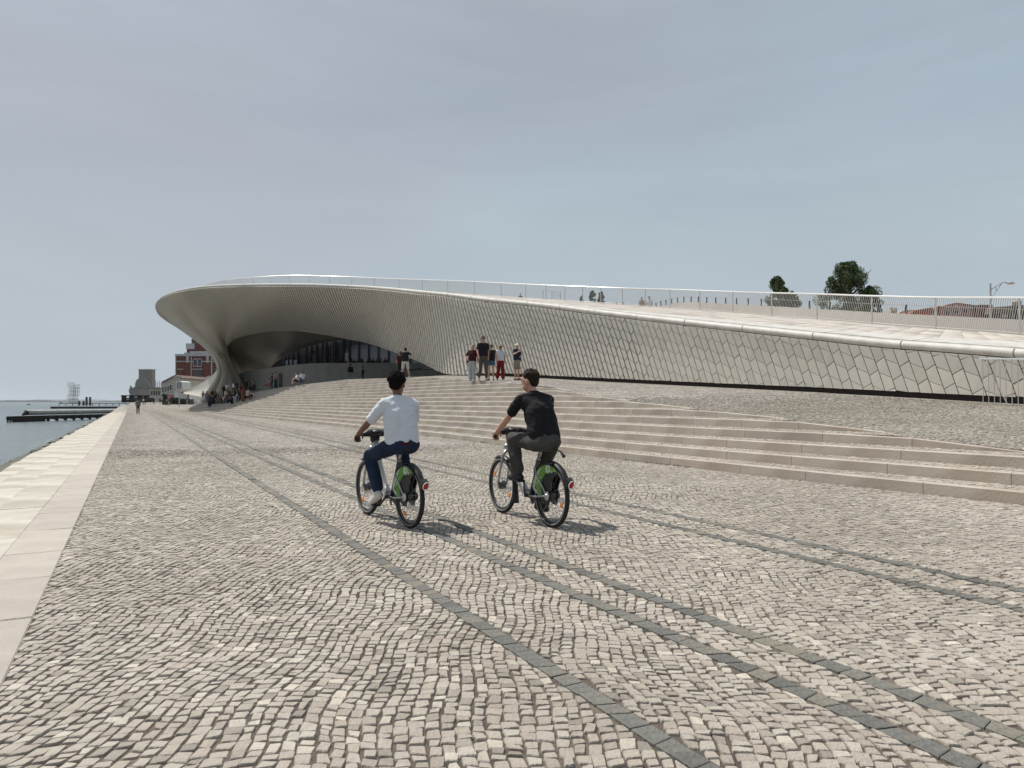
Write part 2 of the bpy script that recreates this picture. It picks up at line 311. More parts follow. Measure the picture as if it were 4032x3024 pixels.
def grid_sheet(name, us, vfun, nv, mat_near, mat_far, parent, dz=0.):
    U = np.array(us)[:, None] + np.zeros((1, nv)); T = np.linspace(0, 1, nv)[None, :]
    lo, hi = vfun(U); Vv = lo + (hi - lo) * T; eps = 1e-4
    Vc = np.clip(Vv, lo + eps, hi - eps); Z = zfun(U, Vc) + (dz(U) if callable(dz) else dz)
    X = Vv * CT - U * ST; Y = Vv * ST + U * CT
    near = (Y < LIM + .3); Z = Z - np.where(near, .008 if parent is plaza else .005, .0)
    P = np.stack([X, Y, Z], -1).reshape(-1, 3); n = len(us); idx = np.arange(n * nv).reshape(n, nv)
    F = np.stack([idx[:-1, :-1], idx[:-1, 1:], idx[1:, 1:], idx[1:, :-1]], -1).reshape(-1, 4)
    mi = (Y[:-1, :-1].reshape(-1) > 15).astype(int)
    return mesh_np(name, P, [F], None, parent, mats=[mat_near, mat_far], mi=mi)
us = list(np.arange(-8, 40, .5)) + list(np.arange(40, 116, 2)) + [115.99]
us2 = us + [116.01, 118, 122, 130] + list(np.arange(140, 420, 20)) + [420.]
grid_sheet('paving_bed', us2, lambda U: (-.56 + 0 * U, np.where(U > UEND, 60., vb(U))), 24, MT['joint'], MT['cobblefar'], plaza)
for k in range(NST):
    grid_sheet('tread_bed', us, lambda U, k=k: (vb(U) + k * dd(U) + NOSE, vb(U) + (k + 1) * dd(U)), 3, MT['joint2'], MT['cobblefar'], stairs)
for k in range(NST):
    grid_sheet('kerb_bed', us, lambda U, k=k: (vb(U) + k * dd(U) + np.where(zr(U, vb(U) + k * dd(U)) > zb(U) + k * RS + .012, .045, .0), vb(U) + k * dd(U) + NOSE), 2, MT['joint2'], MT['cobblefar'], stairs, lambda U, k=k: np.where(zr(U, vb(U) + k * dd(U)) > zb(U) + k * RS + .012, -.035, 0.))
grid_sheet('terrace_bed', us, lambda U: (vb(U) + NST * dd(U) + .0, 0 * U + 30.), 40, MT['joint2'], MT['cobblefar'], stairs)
def apparent(P):
    """rough size in the picture"""
    Y = np.maximum(P[..., 1], .3); x = P[..., 0] / Y; z = P[..., 2] / Y
    w_ = x.max(-1) - x.min(-1); h_ = z.max(-1) - z.min(-1); c = x.mean(-1); s = np.sqrt(w_ * np.maximum(h_, 1e-5))
    zc = (P[..., 2].mean(-1) - H) / Y.mean(-1)
    return np.where((np.abs(c) < .73) & (zc > -.53), s, s * .01)
# cobbles: columns of stones running forward, gently winding, cut by the dark bands and by the steps
def cobbles(xr, yr, seed):
    r = np.random.RandomState(seed); wcol = .064; out = []; i0 = int(xr[0] / wcol); i1 = int(xr[1] / wcol)
    edges = np.arange(i0, i1 + 2) * wcol + r.uniform(-.009, .009, i1 - i0 + 2)
    for i in range(i1 - i0 + 1):
        a, b = edges[i], edges[i + 1]; xc = abs((a + b) / 2); y0 = max(yr[0], xc / (1.25 if a > 0 else .9) - .3)
        if y0 >= yr[1]: continue
        n = int((yr[1] - y0) / .066) + 4; L = r.uniform(.044, .090, n); y = y0 + r.uniform(-.06, 0) + np.concatenate([[0], np.cumsum(L)])
        q = np.stack([np.stack([np.full(n, a), y[:-1]], -1), np.stack([np.full(n, b), y[:-1]], -1), np.stack([np.full(n, b), y[1:]], -1), np.stack([np.full(n, a), y[1:]], -1)], 1)
        out.append(q[y[:-1] < yr[1]])
    Q = np.concatenate(out)                               # N,4,2
    N = len(Q); big = (r.uniform(size=(N, 4, 2)) - .5)
    c = Q.mean(1, keepdims=True); g = r.uniform(.0028, .0072, (N, 1, 1)); d = Q - c
    Q = c + np.sign(d) * np.maximum(np.abs(d) - g, .004) + big * .018
    ang = r.normal(0, .07, N); ca, sa = np.cos(ang)[:, None], np.sin(ang)[:, None]; d = Q - c
    Q = c + np.stack([d[..., 0] * ca - d[..., 1] * sa, d[..., 0] * sa + d[..., 1] * ca], -1)
    X, Y = Q[..., 0], Q[..., 1]
    X2 = X + (.006+.008*Y) * np.sin(1.15 * Y + .55 * X) + .03 * np.sin(2.7 * Y - 1.3 * X + 1) + .02 * np.sin(6.1 * Y + 2.3 * X) + .04 * np.sin(.5 * Y + 1.1 * X)
    Y2 = Y + .09 * np.sin(1.0 * X + .7 * Y) + .03 * np.sin(3.1 * X + 1.9 * Y) + .016 * np.sin(8.3 * X + 1.1 * Y)
    return np.stack([X2, Y2], -1), r
def lay(Q, r, cut8):
    U = -Q[..., 0] * ST + Q[..., 1] * CT; Vv = Q[..., 0] * CT + Q[..., 1] * ST
    uc = U.mean(1); vc = Vv.mean(1); bounds = [-.56 + 0 * uc]
    for s_ in STR: bounds += [s_(uc) - SW / 2, s_(uc) + SW / 2]
    bounds += [vb(uc)]
    for k in range(NST):
        top = np.minimum(zb(uc) + k * RS, zr(uc, vb(uc) + k * dd(uc) + .02)); has = (zr(uc, vb(uc) + k * dd(uc)) > zb(uc) + k * RS + .012)
        v0 = vb(uc) + k * dd(uc)
        bounds += [np.where(has, v0 - .004, v0 - .0005), np.where(has, v0 + NOSE, v0)]
    bounds += [vw(uc) - .25]
    B = np.stack(bounds, 1); reg = (vc[:, None] > B).sum(1); ok = (reg > 0) & (reg < B.shape[1])
    inn = np.zeros(len(uc), bool)
    for j in range(5): inn |= (reg == 2 + 2 * j)
    st0 = 12
    inn |= (reg == st0) & (vc > vb(uc) - .0)
    for k in range(NST):
        inn |= (reg == st0 + 1 + 2 * k) & (B[np.arange(len(uc)), np.minimum(st0 + 1 + 2 * k, B.shape[1] - 1)] - B[np.arange(len(uc)), st0 + 2 * k] > .02)
    ok &= ~inn; Q, U, Vv, uc, vc, B, reg = Q[ok], U[ok], Vv[ok], uc[ok], vc[ok], B[ok], reg[ok]
    ar = np.arange(len(uc)); lo = B[ar, reg - 1] + .006; hi = B[ar, reg] - .006
    has_lo = (reg <= st0) | True
    Vn = np.clip(Vv, lo[:, None], np.maximum(hi, lo + .001)[:, None])
    X = Vn * CT - U * ST; Y = Vn * ST + U * CT
    area = .5 * np.abs((X[:, 0] - X[:, 2]) * (Y[:, 1] - Y[:, 3]) - (X[:, 1] - X[:, 3]) * (Y[:, 0] - Y[:, 2]))
    okk = area > .0009; X, Y, U, Vn, uc, vc = X[okk], Y[okk], U[okk], Vn[okk], uc[okk], vc[okk]
    vcc = np.clip(vc, Vn.min(1), Vn.max(1)); z0 = zfun(uc, vcc); sl = (zfun(uc, np.minimum(vcc + .004, Vn.max(1))) - z0) / .004
    N = len(uc); Z = z0[:, None] + np.clip(sl, -.15, .15)[:, None] * (Vn - vcc[:, None]) + r.uniform(-.002, .0035, (N, 1)) + r.uniform(-.0018, .0018, (N, 4))
    P = np.stack([X, Y, Z], -1); c = P.mean(1, keepdims=True)
    if cut8:
        cut = r.uniform(.04, .26, (N, 4, 1)); cut2 = r.uniform(.04, .26, (N, 4, 1)); nxt = np.roll(P, -1, 1); prv = np.roll(P, 1, 1)
        a = P + (prv - P) * cut * .55; b = P + (nxt - P) * cut2 * .55
        top = np.stack([a, b], 2).reshape(N, 8, 3); n = 8
    else: top = P; n = 4
    bot = c + (top - c) * 1.07; bot[..., 2] = top[..., 2] - .011
    mid = c + (top - c) * .91; mid[..., 2] = top[..., 2] + .0012
    if cut8:
        Vt = np.concatenate([mid, top - np.array([0, 0, .003]), bot], 1)
        polys = [tuple(range(n))] + [(i, n + i, n + (i + 1) % n, (i + 1) % n) for i in range(n)] + [(n + i, 2 * n + i, 2 * n + (i + 1) % n, n + (i + 1) % n) for i in range(n)]
    else:
        Vt = np.concatenate([top, bot], 1); polys = [tuple(range(n))] + [(i, n + i, n + (i + 1) % n, (i + 1) % n) for i in range(n)]
    tone = np.clip(r.normal(.5, .26, N), 0, 1)
    return Vt, polys, tone, vc > vb(uc)
Q, r_ = cobbles((-6.5, 8.2), (1.9, 6.2), 3)
Vt, polys, tone, up = lay(Q, r_, True)
polys = [tuple(p) for p in polys]
pieces('cobblestone', plaza, MT['cobble'], Vt, polys, tone, apparent(Vt), 'cobblestones')
Q, r_ = cobbles((-18, 21), (6.2, LIM), 5)
yy = Q[..., 1].mean(1); Q = Q[r_.uniform(size=len(Q)) > (yy - 17.5) / (LIM - 17.5)]
Vt, polys, tone, up = lay(Q, r_, False)
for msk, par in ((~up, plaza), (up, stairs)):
    pieces('cobblestone', par, MT['cobble'], Vt[msk], polys, (tone[msk] if par is plaza else np.clip(tone[msk] * .8 + .3, 0, 1)), apparent(Vt[msk]), 'cobblestones', limit=0 if par is plaza else 300)  # same stone on steps and terrace, its tone lifted to paint in glare
# the five dark bands of basalt setts
allV = []; allT = []
for si, s_ in enumerate(STR):
    u = -1.5; sk0 = .01
    while u < 60:
        L = rnd.uniform(.105, .155) if u < 30 else rnd.uniform(.3, .5); sk = rnd.uniform(-.012, .022); g = rnd.uniform(.002, .005) if u < 30 else .0
        h0 = rnd.uniform(0, .004); cs = []
        for (uu, side) in ((u + g + sk0, -1), (u + L - g + sk, -1), (u + L - g - sk, 1), (u + g - sk0, 1)):
            v = float(s_(uu)) + side * (SW / 2 + rnd.uniform(-.004, .004)); x, y, _ = W(uu, v); cs.append((x, y, v * SLOPE + h0 + (.007 if u > 13 else 0) + rnd.uniform(-.001, .001)))
        cs = np.array(cs); c = cs.mean(0); ins = c + (cs - c) * .9; ins[:, 2] += .002; bot = c + (cs - c) * 1.02; bot[:, 2] -= .02
        allV.append(np.concatenate([ins, cs, bot])); allT.append(min(1, max(0, rnd.gauss(.45, .25)))); u += L; sk0 = sk
pieces('basalt_sett', plaza, MT['basalt'], np.array(allV), [(3, 2, 1, 0)] + [(i + 4 * j, (i + 1) % 4 + 4 * j, (i + 1) % 4 + 4 * (j + 1), i + 4 * (j + 1)) for j in (0, 1) for i in range(4)], np.array(allT), apparent(np.array(allV)), 'basalt_setts')
# far end of the bands: thin flat strips 4 mm above the paving
mb = MB()
for s_ in STR[:]:
    for a in range(60, 240, 6):
        q = []
        for uu, sd in ((a, -1), (a + 6, -1), (a + 6, 1), (a, 1)):
            v = float(s_(uu)) + sd * SW / 2
            x, y, _ = W(uu, v); q.append((x, y, v * SLOPE + float(rise(uu)) + .012))
        if float(s_(a)) < float(vb(min(a, 130))) - .1: mb.add(q, [(0, 1, 2, 3)])
mb.build('dark_band', MT['basalt'], plaza, tones=True)
# the end wall of the flight
pe = [(float(vb(115.99)) + q * .1, float(zfun(115.99, float(vb(115.99)) + q * .1))) for q in range(0, 200)]
mb = MB(); V0 = [W(116.0, v_, z_) for v_, z_ in pe] + [W(116.0, v_, -.2) for v_, z_ in pe]; n_ = len(pe); mb.add(V0, [(i, i + 1, i + 1 + n_, i + n_) for i in range(n_ - 1)]); mb.build('end_wall', MT['concrete'], stairs)
# kerb stones of the steps
SV = []; ST_ = []
for k in range(NST):
    u = -7.0 + rnd.uniform(0, 1)
    while u < UEND - .5:
        L = rnd.uniform(1.2, 1.9) if u < 60 else rnd.uniform(2.5, 4); e = .004; ok = True; blk = []
        for uu in (u + e, min(u + L - e, UEND - .02)):
            v0 = float(vb(uu) + k * dd(uu)); zr0 = float(zr(uu, v0)); lo = float(zb(uu)) + k * RS; hi = min(lo + RR, zr0); zt2 = min(lo + RR + .01, float(zr(uu, v0 + NOSE)))
            if hi < lo + .004: hi = zr0 - .02; zt2 = zr0 - .02; lo = min(lo, zr0)
            for vv, zz in ((v0, lo - .06), (v0, hi - .006), (v0 + .006, hi), (v0 + NOSE - .004, zt2), (v0 + NOSE - .004, lo - .06)):
                x, y, _ = W(uu, vv); blk.append((x, y, zz))
        if blk[2][2] > blk[0][2] + .062 or blk[7][2] > blk[5][2] + .062: SV.append(blk); ST_.append(rnd.random())
        u += L
SV = np.array(SV)
pieces('kerb_stone', stairs, MT['riser'], SV, [(0, 5, 6, 1), (1, 6, 7, 2), (2, 7, 8, 3), (3, 8, 9, 4), (0, 1, 2, 3, 4), (9, 8, 7, 6, 5)], np.array(ST_), apparent(SV), 'kerb_stones')
# small tufts of weed along the foot of the lowest step
mb = MB()
for i in range(45):
    u = rnd.choice([rnd.uniform(10, 12), rnd.uniform(18, 34), rnd.uniform(16, 50)]); v = float(vb(u)) - rnd.uniform(.01, .05); x, y, _ = W(u, v)
    for j in range(9):
        a = rnd.uniform(0, 6.28); l = rnd.uniform(.015, .04); w_ = .006; dx, dy = math.cos(a) * l, math.sin(a) * l
        ox, oy = rnd.uniform(-.12, .12) * -ST, rnd.uniform(-.12, .12) * CT
        mb.add([(x + ox - w_, y + oy, v * SLOPE), (x + ox + w_, y + oy, v * SLOPE), (x + ox + dx, y + oy + dy, v * SLOPE + rnd.uniform(.015, .04))], [(0, 1, 2)])
tag(mb.build('weeds', MT['shrub'], tones=True), 'small dark weeds growing along the foot of the lowest step', 'weeds', kind='stuff')
# ------------------------------------------------------------------ quay: border slabs, big worn slabs, mossy ledge
quay = empty('quay', kind='structure')
SVb = []; Tb = []
def slab(u0, u1, v0, v1, z, th, jag=0):
    g = .004; t = [rnd.uniform(-.004, .004) for _ in range(4)]; c = []
    j0, j1 = (rnd.uniform(-jag, jag), rnd.uniform(-jag, jag))
    P = [(u0 + g, v0 + j0), (u1 - g, v0 + j1), (u1 - g, v1 - g), (u0 + g, v1 - g)]
    mu, mv = (u0 + u1) / 2, (v0 + v1) / 2; e = .008
    ru = float(rise(mu)); z = z + ru
    top = [W(a + (e if a < mu else -e), b + (e if b < mv else -e), z + tt) for (a, b), tt in zip(P, t)]; rim_ = [W(a, b, z + tt - .008) for (a, b), tt in zip(P, t)]; bot = [W(a, b, z - th) for a, b in P]
    return top + rim_ + bot
u = -6
while u < 200:
    L = rnd.uniform(1.1, 1.5) if u < 60 else 4; SVb.append(slab(u, u + L, -1.02, -.545, -.003, .12)); Tb.append(rnd.random()); u += L
PL = [(3, 2, 1, 0)] + [(i + 4 * j, (i + 1) % 4 + 4 * j, (i + 1) % 4 + 4 * (j + 1), i + 4 * (j + 1)) for j in (0, 1) for i in range(4)]
SVb = np.array(SVb); pieces('border_slab', quay, MT['band'], SVb, PL, np.array(Tb), apparent(SVb), 'border_slabs')
SVb = []; Tb = []
for (va, vb_, jag) in ((-1.55, -1.02, 0), (-2.02, -1.55, 0), (-2.42, -2.02, .07)):
    u = -6 + rnd.uniform(0, 1)
    while u < 220:
        L = rnd.uniform(1.2, 2.6) if u < 70 else 5
        SVb.append(slab(u, u + L, va, vb_, -.014 - (-1.02 - vb_) * .03 + rnd.uniform(-.006, .002), .35, jag)); Tb.append(rnd.random()); u += L
SVb = np.array(SVb); pieces('quay_slab', quay, MT['slab'], SVb, PL, np.array(Tb), apparent(SVb), 'quay_slabs')
# dark wall and mossy ledge below the edge
us3 = np.concatenate([np.arange(-6, 80, .35), np.arange(80, 420, 5)]); n = len(us3); rr_ = np.random.RandomState(2)
prof = [(-2.30, -.10), (-2.44, -.16), (-2.62, -.20), (-2.98, -.27), (-3.04, -.6), (-3.10, -2.6)]
P = []
for a, (v_, z_) in enumerate(prof):
    jv = rr_.normal(0, .035 if 0 < a < 5 else .0, n); jz = rr_.normal(0, .02 if 0 < a < 4 else 0, n); vv = v_ + jv
    P.append(np.stack([vv * CT - us3 * ST, vv * ST + us3 * CT, z_ + jz], -1))
P = np.stack(P, 1).reshape(-1, 3); m_ = len(prof); idx = np.arange(n * m_).reshape(n, m_)
mesh_np('mossy_ledge', P, [np.stack([idx[:-1, :-1], idx[:-1, 1:], idx[1:, 1:], idx[1:, :-1]], -1).reshape(-1, 4)], MT['moss'], quay, smooth=True)
mb = MB()
for i in range(70):
    u = rnd.uniform(2, 70); v_ = rnd.uniform(-2.75, -2.5); x, y, _ = W(u, v_); mb.ell((x, y, -.20), (rnd.uniform(.06, .2), rnd.uniform(.06, .16), rnd.uniform(.03, .07)), 7, 5)
mb.build('rubble', MT['rock'], quay)
mb = MB(); x, y, _ = W(17.2, -2.42); mb.tube([W(16.6, -2.36, -.07), W(17.0, -2.45, -.055)], .035, 8); mb.build('drain_pipe', MT['pipe'], quay, True)
# land and water sheets
mb = MB(); q = [W(-40, -.4, -.10), W(-40, 900, -.10), W(4000, 900, -.10), W(4000, -.4, -.10)]; mb.add(q, [(0, 3, 2, 1)])
tag(mb.build('ground', MT['sand']), kind='structure')
mb = MB(); q = [W(-200, -2.9, -.3), W(-200, -2.0, -.3)]
wm = bpy.data.materials.new('river water'); wm.use_nodes = True; t = wm.node_tree; b = t.nodes['Principled BSDF']
b.inputs['Base Color'].default_value = (.085, .115, .125, 1); b.inputs['Roughness'].default_value = .22; b.inputs['IOR'].default_value = 1.33
tcn = nd(t, 'ShaderNodeTexCoord'); mpn = nd(t, 'ShaderNodeMapping'); mpn.inputs['Scale'].default_value = (.5, 1.3, 1); mpn.inputs['Rotation'].default_value = (0, 0, R(-12)); t.links.new(tcn.outputs['Object'], mpn.inputs[0])
na = nd(t, 'ShaderNodeTexNoise'); na.inputs['Scale'].default_value = 1.3; na.inputs['Detail'].default_value = 8; na.inputs['Roughness'].default_value = .62; t.links.new(mpn.outputs[0], na.inputs['Vector'])
nb = nd(t, 'ShaderNodeTexNoise'); nb.inputs['Scale'].default_value = .09; nb.inputs['Detail'].default_value = 5; t.links.new(mpn.outputs[0], nb.inputs['Vector'])
ad = nd(t, 'ShaderNodeMath', operation='MULTIPLY_ADD'); ad.inputs[1].default_value = 3.; t.links.new(nb.outputs[0], ad.inputs[0]); t.links.new(na.outputs[0], ad.inputs[2])
bn = nd(t, 'ShaderNodeBump'); bn.inputs['Strength'].default_value = .9; bn.inputs['Distance'].default_value = .35; t.links.new(ad.outputs[0], bn.inputs['Height']); t.links.new(bn.outputs[0], b.inputs['Normal'])
WZ = -1.7
mb = MB(); mb.add([(-14000, -3000, WZ), (14000, -3000, WZ), (14000, 14000, WZ), (-14000, 14000, WZ)], [(0, 1, 2, 3)])
tag(mb.build('water', wm), kind='structure')
# ------------------------------------------------------------------ the long white museum
def catmull(P, n):
    """resample a polyline of control points to n points equally spaced along a smooth curve"""
    P = np.asarray(P, float); m = len(P)
    if m == 2: t = np.linspace(0, 1, n)[:, None]; return P[0] * (1 - t) + P[1] * t
    E = np.vstack([2 * P[0] - P[1], P, 2 * P[-1] - P[-2]]); out = []
    for i in range(m - 1):
        p0, p1, p2, p3 = E[i], E[i + 1], E[i + 2], E[i + 3]
        t0 = 0; t1 = t0 + max(np.linalg.norm(p1 - p0), 1e-6) ** .5; t2 = t1 + max(np.linalg.norm(p2 - p1), 1e-6) ** .5; t3 = t2 + max(np.linalg.norm(p3 - p2), 1e-6) ** .5
        for t in np.linspace(t1, t2, 24, endpoint=(i == m - 2)):
            A1 = (t1 - t) / (t1 - t0) * p0 + (t - t0) / (t1 - t0) * p1; A2 = (t2 - t) / (t2 - t1) * p1 + (t - t1) / (t2 - t1) * p2; A3 = (t3 - t) / (t3 - t2) * p2 + (t - t2) / (t3 - t2) * p3
            B1 = (t2 - t) / (t2 - t0) * A1 + (t - t0) / (t2 - t0) * A2; B2 = (t3 - t) / (t3 - t1) * A2 + (t - t1) / (t3 - t1) * A3
            out.append((t2 - t) / (t2 - t1) * B1 + (t - t1) / (t2 - t1) * B2)
    D = np.array(out); s = np.concatenate([[0], np.cumsum(np.linalg.norm(np.diff(D, axis=0), axis=1))]); q = np.linspace(0, s[-1], n)
    return np.stack([np.interp(q, s, D[:, k]) for k in range(3)], 1)
museum = empty('museum_building', W(60, 18, 2.5), 0, 'long low white tiled building with an overhanging curved roof above the steps', 'building')
MO = np.array(museum.location)
def par(o):
    o.parent = museum; o.matrix_parent_inverse = Matrix.Translation(-museum.location); return o
def V3(p): return np.array(tuple(p), float)
# columns of the facade: rim point, points between, lower edge (ground, arch edge or foot)
cols = []
def ground_col(px, py_rim, v_rim):
    r = atv(px, py_rim, v_rim); u, v = uv(r.x, r.y); vb_ = float(vw(u)) + .06; z = float(zfun(u, float(vw(u)) - .3)) + .16
    b = V3(W(u, vb_, z)); m = (V3(r) + b) / 2; m += np.array([CT, ST, 0]) * .05 * min(3, r.z - z) * .3
    return [V3(r), m, b]
d0 = ground_col(4032, 1417, 18.4); d1 = ground_col(3500, 1374, 18.36)
step_ = [a + (a - b) * 1.6 for a, b in zip(d0, d1)]
cols.append(step_); cols.append(d0)
for px, py, v in ((3700, 1389, 18.38), (3500, 1374, 18.36), (3200, 1341, 18.29), (2800, 1296, 18.18), (2400, 1248, 18.0), (2100, 1209, 17.65), (1900, 1188, 17.15)): cols.append(ground_col(px, py, v))
r = atv(1765, 1170, 16.75); b_ = V3(atv(1765, 1474, 17.7)); cols.append([V3(r), (V3(r) + b_) / 2 + np.array([CT, ST, 0]) * .1, b_])
def arch(px, py, vr, ex, ey, Ye, bow=.0):
    r = V3(atv(px, py, vr)); e = V3(at(ex, ey, Ye)); m = (r + e) / 2; m[2] -= bow; return [r, m, e]
def multi(*p): return [V3(at(*q)) for q in p]
cols.append(multi((1640, 1157, 46.2), (1642, 1290, 49), (1650, 1424, 51.2)))
cols.append(multi((1540, 1146, 50), (1540, 1265, 53.5), (1542, 1383, 56.6)))
cols.append(multi((1380, 1134, 56.2), (1370, 1238, 63), (1362, 1334, 72)))
cols.append(multi((1230, 1128, 59.6), (1190, 1222, 71), (1163, 1303, 85)))
cols.append(multi((1080, 1126.5, 63.7), (1036, 1232, 78), (1000, 1314, 95)))
cols.append(multi((985, 1127, 67.2), (945, 1250, 83), (911, 1345, 100)))
cols.append(multi((935, 1128, 68.4), (908, 1262, 86), (894, 1372, 103)))
cols.append(multi((895, 1129, 70), (887, 1270, 88), (893, 1390, 103.5), (912, 1430, 104.5)))
cols.append(multi((855, 1130.5, 72), (862, 1280, 90), (897, 1400, 103), (940, 1480, 105)))
cols.append(multi((810, 1133.5, 74.5), (832, 1285, 92), (893, 1410, 102.5), (918, 1465, 103.5), (972, 1570, 104)))
cols.append(multi((765, 1138.5, 76.5), (800, 1284, 94), (882, 1410, 102), (905, 1470, 102), (925, 1575, 101)))
cols.append(multi((715, 1147, 79.5), (768, 1274, 95.5), (870, 1408, 101.5), (891, 1470, 101), (880, 1578, 100)))
cols.append(multi((668, 1160, 88), (734, 1268, 98), (855, 1400, 101.8), (876, 1470, 101), (830, 1580, 100)))
cols.append(multi((632, 1178, 95), (702, 1266, 101), (835, 1392, 102.5), (862, 1462, 101.5), (790, 1580, 100.5)))
cols.append(multi((613, 1201, 100), (674, 1268, 105), (815, 1378, 104), (856, 1446, 103.5), (850, 1500, 104), (800, 1580, 104)))
cols.append(multi((618, 1226, 105), (668, 1262, 109), (805, 1367, 107), (857, 1440, 106), (862, 1510, 107), (850, 1580, 108)))
cols.append(multi((650, 1258, 115), (700, 1290, 116), (806, 1367, 113), (862, 1440, 111), (875, 1520, 112), (880, 1580, 113)))
cols.append(multi((720, 1300, 130), (760, 1320, 128), (830, 1380, 124), (870, 1440, 122), (885, 1520, 120), (900, 1580, 122)))
NT_ = 40
C_ = np.array([catmull(c, NT_) for c in cols])                       # cols, t, 3
G = np.stack([catmull_row for catmull_row in []], 1) if False else None
def spl_rows(C, per):
    m = len(C); s = np.linalg.norm(np.diff(C[:, 0], axis=0), axis=1); out = []
    E = np.concatenate([[2 * C[0] - C[1]], C, [2 * C[-1] - C[-2]]])
    for i in range(m - 1):
        n = max(2, int(s[i] / per)); last = (i == m - 2)
        for t in np.linspace(0, 1, n, endpoint=last) if not last else np.linspace(0, 1, n):
            p0, p1, p2, p3 = E[i], E[i + 1], E[i + 2], E[i + 3]
            # tangents scaled by spacing (non uniform Hermite), pointwise per t
            d1 = np.linalg.norm(p1[0] - p0[0]) + 1e-6; d2 = np.linalg.norm(p2[0] - p1[0]) + 1e-6; d3 = np.linalg.norm(p3[0] - p2[0]) + 1e-6
            m1 = ((p1 - p0) / d1 * d2 + (p2 - p1) / d2 * d1) / (d1 + d2) * d2; m2 = ((p2 - p1) / d2 * d3 + (p3 - p2) / d3 * d2) / (d2 + d3) * d2
            h = t; out.append((2 * h**3 - 3 * h**2 + 1) * p1 + (h**3 - 2 * h**2 + h) * m1 + (-2 * h**3 + 3 * h**2) * p2 + (h**3 - h**2) * m2)
    return np.array(out)
G = spl_rows(C_, .5)                                                # ns, nt, 3
ns, ntt = G.shape[:2]
ds = np.gradient(G, axis=0); dt = np.gradient(G, axis=1); NRM = np.cross(dt, ds); NRM /= np.linalg.norm(NRM, axis=2, keepdims=True) + 1e-9
if (NRM[10, 20] * (np.array([0, 0, H]) - G[10, 20])).sum() < 0: NRM = -NRM
sa = np.concatenate([[0], np.cumsum(np.linalg.norm(np.diff(G[:, 0], axis=0), axis=1))]); LT = np.linalg.norm(np.diff(G, axis=1), axis=2).sum(1)
def samp(A, s, t):
    fs = np.interp(s, sa, np.arange(ns)); i = np.clip(fs.astype(int), 0, ns - 2); fi = (fs - i)[..., None]
    ft = np.clip(t, 0, 1) * (ntt - 1); j = np.clip(ft.astype(int), 0, ntt - 2); fj = (ft - j)[..., None]
    return (A[i, j] * (1 - fi) + A[i + 1, j] * fi) * (1 - fj) + (A[i, j + 1] * (1 - fi) + A[i + 1, j + 1] * fi) * fj
idx = np.arange(ns * ntt).reshape(ns, ntt)
Gb = G - NRM * .045
o = par(mesh_np('facade_backing', Gb.reshape(-1, 3), [np.stack([idx[:-1, :-1], idx[1:, :-1], idx[1:, 1:], idx[:-1, 1:]], -1).reshape(-1, 4)], MT['tilejoint'], smooth=True))
CW, RP, AMP, SL, DR = .345, .42, .045, .25, .055
ni = int(sa[-1] / CW) + 24; I = np.arange(-2, ni)
J = np.arange(-8, 150)
ii, jj = np.meshgrid(I, J, indexing='ij')
def lvl(i, j): return j * RP + np.where((i + j) % 2 == 0, AMP, -AMP) + DR * np.minimum(i * CW, 60) * -1.
def jnt(i, j, side):
    m = j * RP - DR * np.minimum((i + .5) * CW, 60); return m + np.where((i + j) % 2 == 0, .092, -.045) * side
QB = np.stack([jnt(ii, jj, -1), jnt(ii, jj, 1), jnt(ii, jj + 1, 1), jnt(ii, jj + 1, -1)], -1).reshape(-1, 4)
QA = np.stack([ii * CW, (ii + 1) * CW, (ii + 1) * CW, ii * CW], -1).reshape(-1, 4); par_ = np.stack([ii] * 1, -1).reshape(-1)
GP = np.where(ii.reshape(-1) * CW > 20, .019, .0105)[:, None]; QB = QB + GP * .8 * np.array([[1, 1, -1, -1]]); QA = QA + 1.35 * GP * np.array([[1, -1, -1, 1]])
S_ = QA - SL * np.clip(QB, 0, 40) * .999
Lc = np.interp(S_, sa, LT); QBc = np.clip(QB, .0, None); QBc = np.minimum(QBc, Lc)
S_ = QA - SL * QBc
keep = (S_.min(1) >= 0) & (S_.max(1) <= sa[-1]) & ((QBc[:, 3] - QBc[:, 0] > .012) | (QBc[:, 2] - QBc[:, 1] > .012))
S_, QBc, Lc, par_ = S_[keep], QBc[keep], Lc[keep], par_[keep]
Tt = QBc / np.interp(S_, sa, LT)
P = samp(G, S_, Tt); Nn = samp(NRM, S_, Tt); Nn /= np.linalg.norm(Nn, axis=-1, keepdims=True)
c = P.mean(1, keepdims=True); ext = np.linalg.norm(P - c, axis=2, keepdims=True)
dist = c[:, :, 1:2]
gap = np.clip(.020 + 0 * dist, 0, .2)
N = len(P); r = np.random.RandomState(4)
fa = np.clip((S_.mean(1) - 12) / 30, .02, 1)[:, None, None]; fb2 = np.clip((S_.mean(1) - 55) / 25, 0, 1)[:, None, None]; odd = (par_ % 2)[:, None, None]
tilt = np.array([.060, .0, .006, .066])[None, :, None] * fa * (1 - fb2 * .7) + fb2 * np.where(odd == 0, np.array([0, .085, .085, 0])[None, :, None], np.array([.085, 0, 0, .085])[None, :, None]) + r.uniform(-.003, .003, (N, 4, 1))
front = P + Nn * (tilt - .002); back = P - Nn * .04
TV = np.concatenate([front, back], 1)
TP = [(0, 1, 2, 3), (1, 0, 4, 5), (2, 1, 5, 6), (3, 2, 6, 7), (0, 3, 7, 4)]
n0 = np.cross(TV[:, 1] - TV[:, 0], TV[:, 2] - TV[:, 0]); 
if (n0 * Nn[:, 0]).sum(1).mean() < 0: TP = [tuple(reversed(p)) for p in TP]
tones = np.clip(r.normal(.5, .25, N), 0, 1)
ap = apparent(TV)
museum_inv = museum
class _P: pass
pieces('tile', None, MT['tile'], TV, TP, tones, ap, 'tiles')
